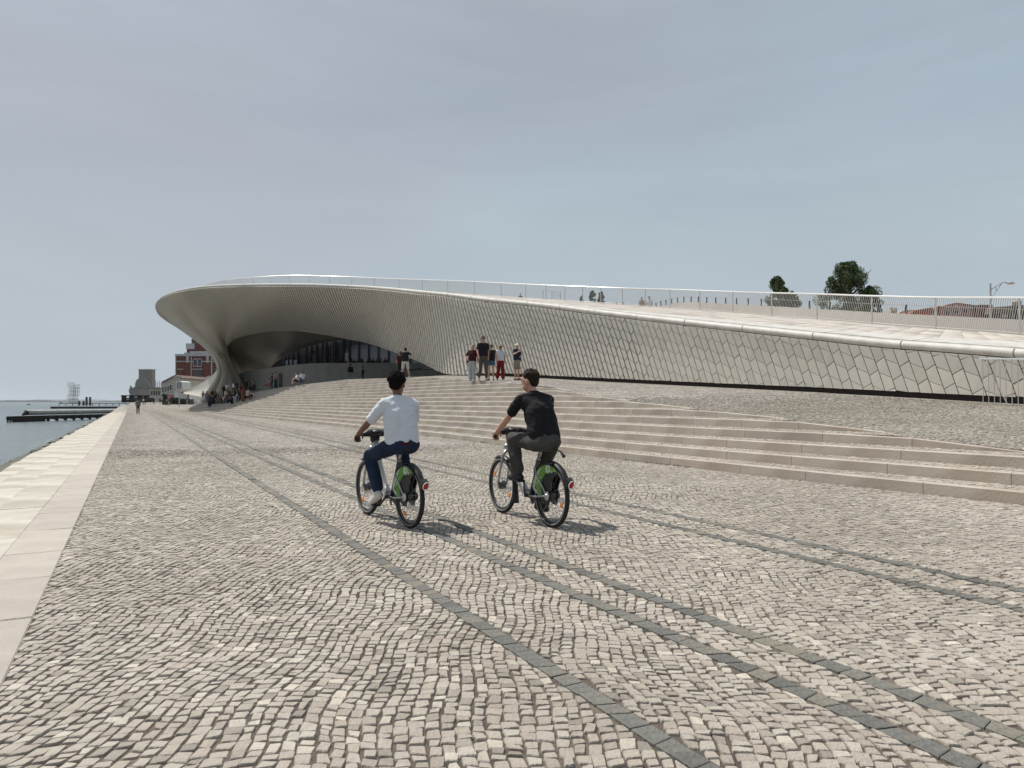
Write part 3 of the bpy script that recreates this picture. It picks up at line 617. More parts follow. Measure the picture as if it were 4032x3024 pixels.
for o in [o for o in COL.objects if o.parent is None and o.type == 'MESH' and (o.name.split('.')[0] in ('tile', 'tiles'))]: par(o)
# black recessed plinth under the wall
E_ = G[:, -1]; uE = -E_[:, 0] * ST + E_[:, 1] * CT; sel = uE < 41.5
e = E_[sel]; low = e.copy(); ue = uE[sel]; back = np.array([CT, ST, 0]) * .10
gz = zfun(ue, vw(ue) - .35); top = e + back; top[:, 2] += .05; bot = e + back; bot[:, 2] = gz - .25
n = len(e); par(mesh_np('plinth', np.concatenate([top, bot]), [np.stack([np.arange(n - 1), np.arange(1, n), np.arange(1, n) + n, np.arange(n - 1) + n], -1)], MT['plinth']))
# coping: rounded white stones along the rim
rim = G[:, 0]; rs_ = sa
def rimp(s): return np.array([np.interp(s, rs_, rim[:, k]) for k in range(3)])
def rimn(s):
    a, b = rimp(min(s + .4, rs_[-1])), rimp(max(s - .4, 0)); t = a - b; t[2] = 0; t /= np.linalg.norm(t) + 1e-9; return np.array([-t[1], t[0], 0]), t
sgn = None
s = 0.0; first = True
sref, _ = rimn(10.); sgn = 1 if (sref * np.array([-CT, -ST, 0])).sum() > 0 else -1
while s < rs_[-1] - .3:
    L = min(2.8, rs_[-1] - s - .02); m_ = MB(); ring = []
    for q in np.linspace(s + .02, s + L - .02, 7):
        p = rimp(q); o_, t_ = rimn(q); o_ = o_ * sgn; pr = []
        for k in range(11):
            a = -math.pi / 2 + math.pi * k / 10; pr.append(p + o_ * (-.09 + .11 * math.cos(a)) + np.array([0, 0, .135 + .115 * math.sin(a)]))
        pr.append(p - o_ * .55 + np.array([0, 0, .26])); pr.append(p - o_ * .55 + np.array([0, 0, .05])); ring.append(pr)
    V = [tuple(x) for r_k in ring for x in r_k]; F = []; k9 = 13
    for a in range(6):
        for b in range(k9): F.append((a * k9 + b, a * k9 + (b + 1) % k9, (a + 1) * k9 + (b + 1) % k9, (a + 1) * k9 + b))
    F.append(tuple(range(12, -1, -1))); F.append(tuple(6 * k9 + b for b in range(13))); m_.add(V, F); par(m_.build('coping_stone', MT['concrete'], smooth=False)); s += 2.8
# railing line on the roof (pixel, pixel, distance of its foot)
RL = [(4330, 1357, 18.2), (4020, 1320, 21.4), (3689, 1296, 25.3), (3437, 1277, 28.3), (3220, 1258, 31.5), (3042, 1245, 34.5), (2888, 1232, 38), (2640, 1213, 43), (2452, 1200, 48), (2150, 1182, 53.5), (1852, 1160, 61), (1682, 1149, 67), (1500, 1139, 73), (1320, 1129, 77), (1142, 1125, 78.5), (993, 1132, 80), (878, 1142, 83), (797, 1161, 87), (750, 1172, 90)]
RLp = catmull([V3(at(*q)) for q in RL], 260)
# roof: ruled between rim and railing, then on behind it
rimS = np.array([rimp(q) for q in np.linspace(0, rs_[np.argmin(np.abs(rim[:, 0] - at(613, 1201, 100).x))], 260)]); inner = rimS.copy()
for i in range(260):
    q = rs_[-1] * 0
oo = np.array([np.array([CT, ST, 0])] * 260)
rows_ = []
A0 = rimS + np.array([0, 0, .22]) + oo * .4
for f in np.linspace(0, 1, 9): 
    Rr = A0 * (1 - f) + RLp * f; Rr[:, 2] += .25 * math.sin(math.pi * f) * 0; rows_.append(Rr)
B0 = RLp + np.array([CT, ST, 0]) * 3 + np.array([0, 0, -.25]); B1 = RLp + np.array([CT, ST, 0]) * 14 + np.array([0, 0, -2.2]); rows_ += [B0, B1]
RR_ = np.stack(rows_, 0); idx = np.arange(RR_.shape[0] * 260).reshape(RR_.shape[0], 260)
par(mesh_np('roof', RR_.reshape(-1, 3), [np.stack([idx[:-1, :-1], idx[:-1, 1:], idx[1:, 1:], idx[1:, :-1]], -1).reshape(-1, 4)], MT['roof'], smooth=True))
# long paving slabs beside the coping
for i in range(26):
    a = 2.8 * i + .02; b = a + 2.76; m_ = MB(); tp = []
    for q, w0, w1 in ((a, .57, 1.55), (b, .57, 1.55)):
        f = np.interp(q, [0, rs_[-1]], [0, 1]); p = rimp(q); o_, t_ = rimn(q); o_ *= sgn; k = np.argmin(np.linalg.norm(rimS - p, axis=1)); dirv = RLp[k] - p; dl = np.linalg.norm(dirv[:2]); sl_ = (dirv[2] - .22) / max(dl, .5)
        tp += [p - o_ * w0 + np.array([0, 0, .265 + sl_ * (w0 - .4)]), p - o_ * w1 + np.array([0, 0, .265 + sl_ * (w1 - .4)])]
    q4 = [tp[0], tp[2], tp[3], tp[1]]; m_.add([tuple(x) for x in q4] + [tuple(x - np.array([0, 0, .1])) for x in q4], [(0, 1, 2, 3), (0, 4, 5, 1), (1, 5, 6, 2), (2, 6, 7, 3), (3, 7, 4, 0)]); par(m_.build('roof_slab', MT['concrete']))
# roof paving: separate slabs, gently uneven
RS_ = []; RT_ = []
for i in range(0, 236, 2):
    A_, B_, C2, D_ = A0[i], A0[i + 2], RLp[i + 2], RLp[i]; Lc_ = np.linalg.norm(D_ - A_); off = .35 / max(Lc_, 1)
    nf = max(2, int(Lc_ / .62)); g_ = .018
    for k in range(nf):
        f0, f1 = .17 + off * (i // 2 % 2) + (.80 * k) / nf, .17 + off * (i // 2 % 2) + .80 * (k + 1) / nf - g_ / Lc_
        if f1 > .985: continue
        e1 = .02; a_ = A_ * (1 - e1) + B_ * e1; d_ = D_ * (1 - e1) + C2 * e1; q = [a_ * (1 - f0) + d_ * f0, B_ * (1 - f0) + C2 * f0, B_ * (1 - f1) + C2 * f1, a_ * (1 - f1) + d_ * f1]
        h_ = .012 + rnd.uniform(0, .008); tp = [x + np.array([0, 0, h_]) for x in q]; RS_.append(tp + [x - np.array([0, 0, .02]) for x in q]); RT_.append(rnd.random())
RS_ = np.array(RS_); pieces('paving_slab', None, MT['roofslab'], RS_, [(0, 1, 2, 3), (0, 4, 5, 1), (1, 5, 6, 2), (2, 6, 7, 3), (3, 7, 4, 0)], np.array(RT_), apparent(RS_), 'paving_slabs')
for o in [o for o in COL.objects if o.parent is None and o.name.split('.')[0] in ('paving_slab', 'paving_slabs')]: par(o)
# soffits and the low wall inside the mouth
def sheet(name, curves, mat, n=60, per=12, smooth=True, thick=0):
    Cc = np.array([catmull([V3(at(*q)) for q in c], n) for c in curves]); rows = []
    for i in range(len(Cc) - 1):
        for f in np.linspace(0, 1, per, endpoint=(i == len(Cc) - 2)): rows.append(Cc[i] * (1 - f) + Cc[i + 1] * f)
    A = np.array(rows); idx = np.arange(A.shape[0] * n).reshape(A.shape[0], n)
    return par(mesh_np(name, A.reshape(-1, 3), [np.stack([idx[:-1, :-1], idx[:-1, 1:], idx[1:, 1:], idx[1:, :-1]], -1).reshape(-1, 4)], mat, smooth=smooth))
# lower edge of the skin from the foot of the pillar up over the mouth and down to the ground on the right
edge = [(968, 1548, 104.2), (940, 1480, 105.2), (912, 1430, 104.7), (893, 1388, 103.7), (894, 1371, 103.1), (911, 1344, 100.1), (1000, 1313, 95.1), (1163, 1302, 85.1), (1362, 1333, 72.1), (1542, 1382, 56.7), (1650, 1423, 51.3), (1765, 1473, 45.1)]
inner1 = [(985, 1560, 107), (952, 1486, 110), (985, 1470, 109), (1030, 1462, 109), (1062, 1452, 110), (1080, 1425, 108), (1100, 1396, 104), (1165, 1357, 98), (1362, 1334, 84), (1560, 1388, 70), (1680, 1440, 58), (1775, 1478, 47)]
ga = Gb[:, -1]; pxe = 2016 + FPX * ga[:, 0] / ga[:, 1]
i0 = int(np.argmin(np.abs(pxe[:ns // 2] - 1768))); i1 = next(i for i in range(ns) if sa[i] > 60 and abs(pxe[i] - 960) < 9 and ga[i, 2] < 4)
ed = ga[i0:i1 + 1][::-1]; ed = catmull(ed[::3], 90) 
inn_ = catmull([V3(at(*q)) for q in inner1], 90)
A = np.array([ed * (1 - f) + inn_ * f + np.array([0, 0, -.0]) for f in np.linspace(-.006, 1, 14)]); ix = np.arange(A.shape[0] * 90).reshape(A.shape[0], 90)
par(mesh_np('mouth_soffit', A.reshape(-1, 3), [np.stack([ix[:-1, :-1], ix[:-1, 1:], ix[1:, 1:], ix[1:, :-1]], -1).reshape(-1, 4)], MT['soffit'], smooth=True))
ft = catmull([V3(at(*q)) for q in ((868, 1425, 103.8), (858, 1448, 104.5), (846, 1466, 108), (830, 1484, 118), (806, 1501, 134), (781, 1514, 152), (750, 1526, 172), (724, 1533, 188), (706, 1538, 199))], 60)
fb = ft.copy() - 0.; fb[:, 2] = np.interp(fb[:, 1], [103, 120, 188], [1.5, 1.8, 3.6])
A = np.array([ft * (1 - f ** 1) + fb * f - np.array([CT, ST, 0]) * -.2 * math.sin(f * math.pi) for f in np.linspace(0, 1, 10)]); ix = np.arange(600).reshape(10, 60)
par(mesh_np('pillar_foot', A.reshape(-1, 3), [np.stack([ix[:-1, :-1], ix[:-1, 1:], ix[1:, 1:], ix[1:, :-1]], -1).reshape(-1, 4)], MT['tile'], smooth=True))
glass_top = [(1085, 1424, 112), (1110, 1412, 110), (1150, 1393, 108), (1200, 1370, 105), (1270, 1350, 102), (1340, 1338, 99), (1375, 1334, 97), (1450, 1350, 93), (1600, 1400, 85), (1720, 1440, 80)]
inner2 = [(1066, 1446, 111), (1082, 1424, 108.2), (1101, 1395, 104.2), (1130, 1374, 101), (1165, 1356, 98.2), (1262, 1341, 91), (1362, 1333, 84.2), (1450, 1354, 78), (1560, 1387, 70.2), (1680, 1439, 58.2)]
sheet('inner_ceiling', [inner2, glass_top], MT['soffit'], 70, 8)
wall_top = [(800, 1556, 101), (880, 1532, 102), (936, 1474, 106), (1000, 1459, 104), (1060, 1449, 100), (1150, 1437, 94), (1230, 1431, 90), (1400, 1428.5, 86), (1580, 1429, 84), (1720, 1433, 82), (1860, 1440, 80)]
Wt = catmull([V3(at(*q)) for q in wall_top], 90); Wb = Wt.copy(); Wb[:, 2] = 1.6; Wb2 = Wt + np.array([CT, ST, 0]) * 1.2; m_n = len(Wt); i_ = np.arange(m_n - 1)
par(mesh_np('low_wall', np.concatenate([Wb, Wt, Wb2]), [np.stack([i_, i_ + 1, i_ + 1 + m_n, i_ + m_n], -1), np.stack([i_ + m_n, i_ + 1 + m_n, i_ + 1 + 2 * m_n, i_ + 2 * m_n], -1)], MT['lowwall'], smooth=False))
# upper terrace floor and a dark room behind the glazing
mb = MB(); zt = 5.95
pts = [V3(at(*q)) for q in wall_top[2:]]; bk = [p + np.array([CT, ST, 0]) * 34 for p in pts]
V = [(p[0], p[1], zt) for p in pts] + [(p[0], p[1], zt) for p in bk]; n = len(pts); mb.add(V, [(i, i + 1, i + 1 + n, i + n) for i in range(n - 1)]); par(mb.build('cafe_floor', MT['lowwall']))
# glazing between x = 1085 and 1760 of the picture: posts, panes, a dark ceiling band
gx = [1120, 1136, 1152, 1172, 1205, 1225, 1245, 1268, 1283, 1312, 1320, 1348, 1353, 1375, 1412, 1450, 1489, 1529, 1571, 1615, 1660, 1705, 1750]
def gY(px): return interp(px, [(1060, 113), (1200, 107), (1350, 99.5), (1450, 96.5), (1600, 93), (1760, 90)])
def gtop(px): return interp(px, [(1085, 1422), (1110, 1411), (1150, 1392), (1200, 1369), (1270, 1349), (1340, 1336), (1375, 1330), (1760, 1330)])
for i, px in enumerate(gx):
    b = at(px, 1430, float(gY(px))); tt = at(px, float(gtop(px)) - 3, float(gY(px))); m_ = MB(); m_.box((b.x, b.y, (zt + tt.z) / 2), (.22 if i < 14 else .13, .22, tt.z - zt), TH); par(m_.build('window_post', MT['black']))
for i in range(len(gx) - 1):
    a, b = gx[i] , gx[i + 1]
    pa, pb = at(a, 1430, float(gY(a)) + .15), at(b, 1430, float(gY(b)) + .15); ta, tb = at(a, float(gtop(a)) - 4, float(gY(a)) + .15), at(b, float(gtop(b)) - 4, float(gY(b)) + .15)
    wd = b - a
    if wd < 12: continue
    zs = {3: (1, 'dark')}.get(i)
    m_ = MB()
    split = min(ta.z, tb.z)
    hh = at(a, 1372 if i > 13 else 1384, float(gY(a))).z
    if i >= 14 - 1:
        hz_ = zt + 3.35 + .25 * (i % 2 == 0) * 0
        m_.add([(pa.x, pa.y, zt), (pb.x, pb.y, zt), (pb.x, pb.y, hz_), (pa.x, pa.y, hz_), ], [(0, 1, 2, 3)]); m_.box(((pa.x + pb.x) / 2, (pa.y + pb.y) / 2, zt + .02), (.5, .05, .04), TH)
        par(m_.build('window_pane', MT['panelit'])); m2 = MB(); m2.add([(pa.x, pa.y, hz_), (pb.x, pb.y, hz_), (pb.x, pb.y, tb.z), (pa.x, pa.y, ta.z)], [(0, 1, 2, 3)]); par(m2.build('window_pane', MT['glass']))
    else:
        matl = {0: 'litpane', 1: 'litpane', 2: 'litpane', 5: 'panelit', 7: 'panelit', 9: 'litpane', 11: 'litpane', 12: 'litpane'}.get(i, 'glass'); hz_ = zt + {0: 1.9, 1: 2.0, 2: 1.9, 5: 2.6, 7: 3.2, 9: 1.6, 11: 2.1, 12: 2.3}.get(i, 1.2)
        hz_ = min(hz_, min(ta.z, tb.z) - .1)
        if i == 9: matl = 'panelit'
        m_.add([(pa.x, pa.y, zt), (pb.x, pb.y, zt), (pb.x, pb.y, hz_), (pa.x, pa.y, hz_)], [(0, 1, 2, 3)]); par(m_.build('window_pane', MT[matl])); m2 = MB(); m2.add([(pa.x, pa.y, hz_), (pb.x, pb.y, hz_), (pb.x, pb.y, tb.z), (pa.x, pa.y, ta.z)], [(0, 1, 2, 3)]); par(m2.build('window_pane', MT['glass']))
a, b = at(1060, 1445, 118), at(1800, 1440, 96)
m_ = MB(); m_.add([(a.x, a.y, zt), (b.x, b.y, zt), (b.x, b.y, 16), (a.x, a.y, 13)], [(0, 1, 2, 3)]); par(m_.build('back_wall', MT['dark']))
a, b = at(1055, 1437, 122), at(1088, 1437, 117); 
m_ = MB(); m_.add([(a.x, a.y, zt), (b.x, b.y, zt), (b.x, b.y, zt + 1.3), (a.x, a.y, zt + 1.3)], [(0, 1, 2, 3)]); par(m_.build('brick_panel', MT['brick']))
a, b = at(1080, 1437, 121), at(1098, 1437, 119)
m_ = MB(); m_.add([(a.x, a.y, zt), (b.x, b.y, zt), (b.x, b.y, zt + 1.35), (a.x, a.y, zt + 1.35)], [(0, 1, 2, 3)]); par(m_.build('daylight_opening', MT['litpane']))
# north parapet closing the mouth region to the right so no light leaks: inner side wall
# ------------------------------------------------------------------ roof railing
rail = empty('roof_railing', tuple(RLp[0]), 0, 'long pale metal railing with slanted rods following the roof edge of the white building', 'railing')
def parr(o, t): o.parent = t; o.matrix_parent_inverse = Matrix.Translation(-t.location); return o
RLp2 = RLp
sr = np.concatenate([[0], np.cumsum(np.linalg.norm(np.diff(RLp2, axis=0), axis=1))])
def rp(s): return Vector([float(np.interp(s, sr, RLp2[:, k])) for k in range(3)])
RH = 1.14
m_ = MB(); m_.tube([rp(s) + Vector((0, 0, RH)) for s in np.linspace(0, sr[-1] - .5, 200)], .038, 6); parr(m_.build('handrail', MT['railw'], None, True), rail)
m_ = MB(); m_.tube([rp(s) + Vector((0, 0, .06)) for s in np.linspace(0, sr[-1] - .5, 200)], .018, 5); parr(m_.build('bottom_rail', MT['rod'], None, True), rail)
ux = [4020, 3689, 3437, 3220, 3042, 2888, 2758, 2640, 2543, 2452, 2367, 2295, 2225, 2150, 2070, 1973, 1868, 1762, 1661, 1569, 1471, 1383, 1295, 1213, 1135, 1063, 993, 933, 878, 832, 797]
pxs = np.array([2016 + FPX * p[0] / p[1] for p in RLp2])
for x in ux:
    s = float(np.interp(-x, -pxs, sr)); p = rp(s); m_ = MB(); m_.box((p.x, p.y, p.z + RH / 2), (.035, .05, RH), TH); parr(m_.build('post', MT['rod']), rail)
rods = []; s = .2
while s < sr[-1] - 1.5:
    a = rp(s); b = rp(max(s - .30, 0)); b.z += RH; a.z += .05; t = (rp(s + .1) - rp(max(0, s - .1))).normalized(); n_ = Vector((t.y, -t.x, 0)); w_ = .007; q = []
    for p in (a, b):
        for dx, dy in ((-1, -1), (1, -1), (1, 1), (-1, 1)): q.append(tuple(p + t * w_ * dx + n_ * w_ * dy))
    rods.append(q); s += .105
rods = np.array(rods); pieces('rod', None, MT['rod'], rods, [(0, 1, 5, 4), (1, 2, 6, 5), (2, 3, 7, 6), (3, 0, 4, 7)], np.full(len(rods), .5), -rods[:, :, 1].mean(1), 'rods')
for o in [o for o in COL.objects if o.parent is None and o.name.split('.')[0] in ('rod', 'rods')]: parr(o, rail)
# short railing at the right edge of the picture
p0 = hit(3868, 1592); u0, v0 = uv(p0.x, p0.y)
hr = empty('stair_railing', tuple(p0), 0, 'short pale railing of upright rods standing before the tiled wall at the right edge', 'railing')
def g2(i): uu = u0 - i; x, y, _ = W(uu, v0); return Vector((x, y, float(zfun(uu, v0))))
m_ = MB(); m_.box(tuple((g2(0) + g2(3)) / 2 + Vector((0, 0, 1.08))), (3.1, .05, .035), Matrix.Rotation(math.atan2(CT, -ST) , 3, 'Z') @ Matrix.Rotation(math.atan((g2(0).z - g2(3).z) / 3.0), 3, 'Y').inverted()); parr(m_.build('handrail', MT['railw']), hr)
for i in range(24):
    a = g2(i * .125 + .02); m_ = MB(); m_.tube([a, a + Vector((0, 0, 1.07))], .009, 6); parr(m_.build('rod', MT['rod']), hr)
m_ = MB(); m_.tube([g2(.05) + Vector((0, 0, 1.05)), g2(.55) + Vector((0, 0, .03))], .012, 6); parr(m_.build('brace', MT['rod']), hr)
# small handrail inside the mouth
a = at(1665, 1490, 60); zg = 3.2
ir = empty('ramp_railing', (a.x, a.y, zg), 0, 'low dark handrail with one pale post at the shaded right end of the arch', 'railing')
m_ = MB(); m_.tube([at(1612, 1457, 62), at(1664, 1450, 60)], .045, 6); m_.tube([at(1620, 1458, 62), at(1725, 1453, 56)], .03, 6); parr(m_.build('handrail', MT['black']), ir)
pt_ = at(1666, 1449, 60); m_ = MB(); m_.box((pt_.x, pt_.y, (pt_.z + zg) / 2), (.09, .06, pt_.z - zg)); parr(m_.build('post', MT['trim']), ir)
# gate frame on the roof near the crest
gt = at(1935, 1168, 66); gf = empty('roof_gate', tuple(gt), 0, 'small open metal gate frame on the roof behind the railing', 'gate')
m_ = MB(); a, b, c_, d_ = at(2137, 1182, 60), at(2139, 1143, 60), at(2207, 1150, 58), at(2207, 1184, 58); gf.location = a
m_.tube([a, b, c_, d_], .035, 5); m_.tube([at(2173, 1146, 60), at(2173, 1182, 60)], .03, 5); parr(m_.build('frame', MT['rod']), gf)
for k in range(4):
    m_ = MB(); x = 2180 + k * 8; m_.tube([at(x, 1178, 60), at(x, 1152 + k, 60)], .02, 4); parr(m_.build('bar', MT['rod']), gf)
# ------------------------------------------------------------------ the distance: river bank, buildings, monument, piers
def solid(name, pts2, Y0, th, mat, parent=None, tones=False):
    """outline (pixels) at distance Y0, given real thickness th away from the viewer"""
    f = [at(x, y, Y0) for x, y in pts2]; m_ = MB(); n = len(f); b = [p + Vector((0, th, 0)) for p in f]
    m_.add(f + b, [tuple(range(n)), tuple(range(2 * n - 1, n - 1, -1))] + [(i, i + n, (i + 1) % n + n, (i + 1) % n) for i in range(n)])
    o = m_.build(name, mat, None, tones=tones)
    if parent: o.parent = parent; o.matrix_parent_inverse = Matrix.Translation(-parent.location)
    return o
def rect(x0, y0, x1, y1): return [(x0, y1), (x1, y1), (x1, y0), (x0, y0)]
# far shore
m_ = MB(); P_ = []
for i in range(61):
    px = -900 + i * 30; h_ = (5 + 3.2 * math.sin(px * .013) + 1.5 * math.sin(px * .05)) + (2 if px > 430 else 0); P_.append((px, 1583 - h_))
top = [at(x, y, 6500) for x, y in P_]; n = len(top); V = [(p.x, p.y, WZ - 1) for p in top] + list(top) + [(p.x, p.y + 900, p.z + 6) for p in top]
m_.add(V, [(i, i + 1, i + 1 + n, i + n) for i in range(n - 1)] + [(i + n, i + 1 + n, i + 1 + 2 * n, i + 2 * n) for i in range(n - 1)]); tag(m_.build('far_shore', MT['far']), kind='structure')
# brick power station
YB = 285
b0 = at(690, 1560, YB); bs = empty('brick_building', (b0.x, b0.y, 0), 0, 'tall red brick industrial building with pale cornices behind the white pillar', 'building')
solid('wall', rect(692, 1398, 842, 1570), YB, 40, MT['brick'], bs)
solid('side_wing', rect(842, 1412, 935, 1570), YB + 1.5, 40, MT['brick'], bs)
solid('cornice', [(689, 1402), (846, 1402), (846, 1388), (800, 1388), (800, 1393), (752, 1393), (752, 1388), (725, 1388), (725, 1394), (689, 1394)], YB - .5, 41, MT['trim'], bs)
solid('upper_block', rect(735, 1352, 812, 1394), YB + 6, 22, MT['brick'], bs); solid('upper_cornice', rect(732, 1352, 765, 1374), YB + 5.5, 23, MT['trim'], bs); solid('upper_ledge', rect(748, 1383, 830, 1392), YB + 5, 22, MT['trim'], bs)
solid('gable', [(765, 1383), (842, 1383), (800, 1340), (772, 1346)], YB + 9, 10, MT['pink'], bs)
solid('statue', [(755, 1352), (766, 1352), (766, 1343), (763, 1335), (758, 1332), (753, 1338)], YB + 7, 1.5, MT['rooftile'], bs)
solid('string_course', rect(693, 1421, 842, 1425), YB - .35, .4, MT['trim'], bs)
for x in (733, 812): solid('pilaster', rect(x, 1402, x + 9, 1428), YB - .45, .5, MT['trim'], bs)
solid('drain_pipe', rect(751, 1404, 754, 1516), YB - .3, .3, MT['cream'], bs); solid('corner_strip', rect(690, 1402, 693, 1540), YB - .3, .3, MT['trim'], bs); solid('corner_strip', rect(831, 1402, 835, 1480), YB - .3, .3, MT['trim'], bs)
def arched(x0, x1, yt, yb, Y):
    c = (x0 + x1) / 2; r = (x1 - x0) / 2; return [(x0, yb), (x1, yb)] + [(c + r * math.cos(a), yt + r - r * math.sin(a) * 1.0) for a in [math.pi * k / 8 for k in range(9)]]
for xs in ((762, 775), (779, 792), (834, 856)):
    wfr = solid('window', arched(xs[0] - 2, xs[1] + 2, 1411, 1444, YB), YB - .5 if xs[0] < 830 else YB + 1, .4, MT['trim'], bs)
    pn = solid('pane', arched(xs[0], xs[1], 1414, 1441, YB), YB - .62 if xs[0] < 830 else YB + .88, .1, MT['fwin']); pn.parent = wfr; pass
for x0, x1, y0, y1 in ((762, 793, 1457, 1481), (702, 716, 1457, 1479), (762, 793, 1500, 1530), (834, 856, 1457, 1480), (700, 714, 1490, 1512)):
    wfr = solid('window', rect(x0 - 4, y0 - 4, x1 + 4, y1 + 6), YB - .45 if x0 < 830 else YB + 1.05, .3, MT['brick'], bs); s_ = solid('sill', rect(x0 - 3, y1 + 3, x1 + 3, y1 + 6), YB - .6 if x0 < 830 else YB + .9, .4, MT['trim']); l_ = solid('lintel', rect(x0 - 5, y0 - 5, x1 + 5, y0 - 2), YB - .6 if x0 < 830 else YB + .9, .4, MT['trim']); pn = solid('pane', rect(x0, y0, x1, y1), YB - .5 if x0 < 830 else YB + 1, .1, MT['fwin'] if x0 > 730 else MT['brick'])
    for q in (s_, l_, pn): q.parent = wfr
# awning-like pale canopy in front of it
c_ = at(830, 1500, 200); cv = empty('white_marquee', (c_.x, c_.y, 4.4), 0, 'small pale grey marquee roof in front of the brick building beside the pillar', 'marquee')
solid('roof', [(803, 1503), (806, 1487), (820, 1480), (840, 1479), (856, 1484), (860, 1503)], 200, 6, MT['trim'], cv)
for x in (806, 826): solid('post', rect(x, 1503, x + 2, 1545), 200, .2, MT['trim'], cv)
# gabled building with white windows
YG = 215; b0 = at(675, 1575, YG); gb = empty('gabled_building', (b0.x, b0.y, 0), 0, 'low beige gabled building with white framed windows left of the brick one', 'building')
solid('wall', [(633, 1575), (712, 1575), (712, 1488), (690, 1479), (642, 1500), (633, 1508)], YG, 30, MT['cream'], gb)
solid('roof', [(636, 1503), (689, 1476), (716, 1488), (716, 1492), (689, 1480), (638, 1507)], YG - .6, 32, MT['rooftile'], gb)
solid('base_band', rect(633, 1549, 690, 1552), YG - .2, .4, MT['whitewall'], gb); solid('shop_front', rect(640, 1554, 682, 1574), YG - .25, .4, MT['pink'], gb)
for x0, x1, y0 in ((650, 655, 1522), (659, 664, 1519), (668, 675, 1515), (638, 643, 1524)):
    wfr = solid('window', rect(x0 - 2, y0 - 3, x1 + 2, y0 + 24), YG - .35, .4, MT['whitewall'], gb); pn = solid('pane', rect(x0, y0, x1, y0 + 21), YG - .5, .1, MT['fwin']); pn.parent = wfr; pass
b0 = at(705, 1560, 190); wk = empty('white_kiosk', (b0.x, b0.y, 0), 0, 'white painted building front with tall windows beside the ramp wall', 'building')
solid('wall', [(694, 1536), (718, 1536), (718, 1504), (708, 1500), (694, 1500)], 190, 5, MT['whitewall'], wk)
for x in (697, 707): 
    wfr = solid('window', rect(x, 1505, x + 5, 1530), 189.9, .1, MT['trim'], wk); pn = solid('pane', rect(x + 1, 1507, x + 4, 1529), 189.7, .1, MT['fwin']); pn.parent = wfr; pass
# low grey sheds further on
b0 = at(615, 1575, 330); sh = empty('long_shed', (b0.x, b0.y, 0), 0, 'low grey green long shed between the stone tower and the gabled building', 'building')
solid('wall', rect(590, 1530, 634, 1582), 330, 30, MT['cream'], sh); solid('roof', [(588, 1531), (636, 1531), (630, 1525), (602, 1525)], 329, 32, MT['monument'], sh)
for k in range(4): solid('window', rect(594 + k * 10, 1540, 600 + k * 10, 1556), 329.8, .1, MT['fwin'], sh)
# stone tower by the river (a plain stand-in with a stepped, curved base)
YM = 900; b0 = at(570, 1575, YM); mo = empty('stone_monument', (b0.x, b0.y, 0), 0, 'tall pale grey stone slab tower with a curved prow by the river far away', 'monument')
solid('tower', rect(546, 1454, 599, 1583), YM, 8, MT['monument'], mo); solid('cap', rect(543, 1453, 601, 1456), YM - 1, 10, MT['trim'], mo)
solid('curved_sail', [(534, 1560), (532, 1530), (532, 1510), (536, 1498), (543, 1491), (552, 1488), (563, 1488), (574, 1492), (582, 1500), (587, 1512), (588, 1530), (588, 1560)], YM - 6, 6, MT['monument'], mo)
0 and solid('inner_curve', [(545, 1560), (545, 1530), (548, 1512), (556, 1502), (566, 1501), (575, 1509), (579, 1524), (579, 1560)], YM - 9, 3, MT['monument'], mo)
solid('prow', [(510, 1552), (507, 1542), (508, 1532), (514, 1530), (520, 1534), (526, 1531), (534, 1528), (600, 1540), (604, 1583), (530, 1583), (513, 1558)], YM - 11, 14, MT['monument'], mo)
for i, (x, y) in enumerate(((511, 1530), (519, 1534), (526, 1530), (532, 1527), (538, 1524), (544, 1520))): solid('figure', [(x, y + 3), (x + 3.5, y + 3), (x + 3.5, y - 6 + (3 if i else 0)), (x + 2.4, y - 11 + (4 if i else 0)), (x + .6, y - 10 + (4 if i else 0)), (x, y - 4)], YM - 12, 3, MT['monument'], mo)
# masts far off
for px, y in ((613, 1497), (620, 1505), (628, 1500)):
    p = at(px, y, 600); m_ = MB(); m_.tube([(p.x, p.y, 0), p], .35, 5); m_.tube([(p.x - 2, p.y, p.z * .6), (p.x + 2, p.y, p.z * .6)], .2, 4); tag(m_.build('mast', MT['trim']), {613: 'tall thin pale mast nearest the stone tower', 620: 'shortest of the three thin pale masts behind the shed', 628: 'thin pale mast nearest the gabled building'}[px], 'mast', 'thin masts')
# white ramp wall with a stone block at its foot
YR = 190.; rw = at(756, 1594, YR); ra = empty('ramp_wall', tuple(rw), 0, 'white wedge shaped wall of a ramp left of the steps', 'wall')
solid('panel', [(686, 1597), (756, 1597), (756, 1575), (698, 1539), (686, 1539)], YR, .6, MT['whitewall'], ra); solid('coping', [(684, 1538), (699, 1538), (758, 1575), (758, 1578), (698, 1541), (684, 1541)], YR - .1, .8, MT['concrete'], ra)
o = solid('stone_block', rect(739, 1571, 755, 1597), YR - 2.3, 1.2, MT['rooftile']); tag(o, 'brown stone block at the foot of the white ramp wall', 'block')
# lit steps behind the crowd
m_ = MB()
for k in range(17): 
    z = .7 + k * .19; yy_ = 190 + k * .9; a = at(712, 1590, yy_); b = at(905, 1590, yy_); d_ = .9 if k < 16 else 40; m_.add([(a.x, a.y, z - (.19 if k else .9)), (b.x, b.y, z - (.19 if k else .9)), (b.x, b.y, z), (a.x, a.y, z), (b.x, b.y + d_, z), (a.x, a.y + d_, z)], [(0, 1, 2, 3), (3, 2, 4, 5)])
o = m_.build('side_steps', MT['concrete']); o['kind'] = 'structure'
m_ = MB(); a = at(640, 1545, 110); 
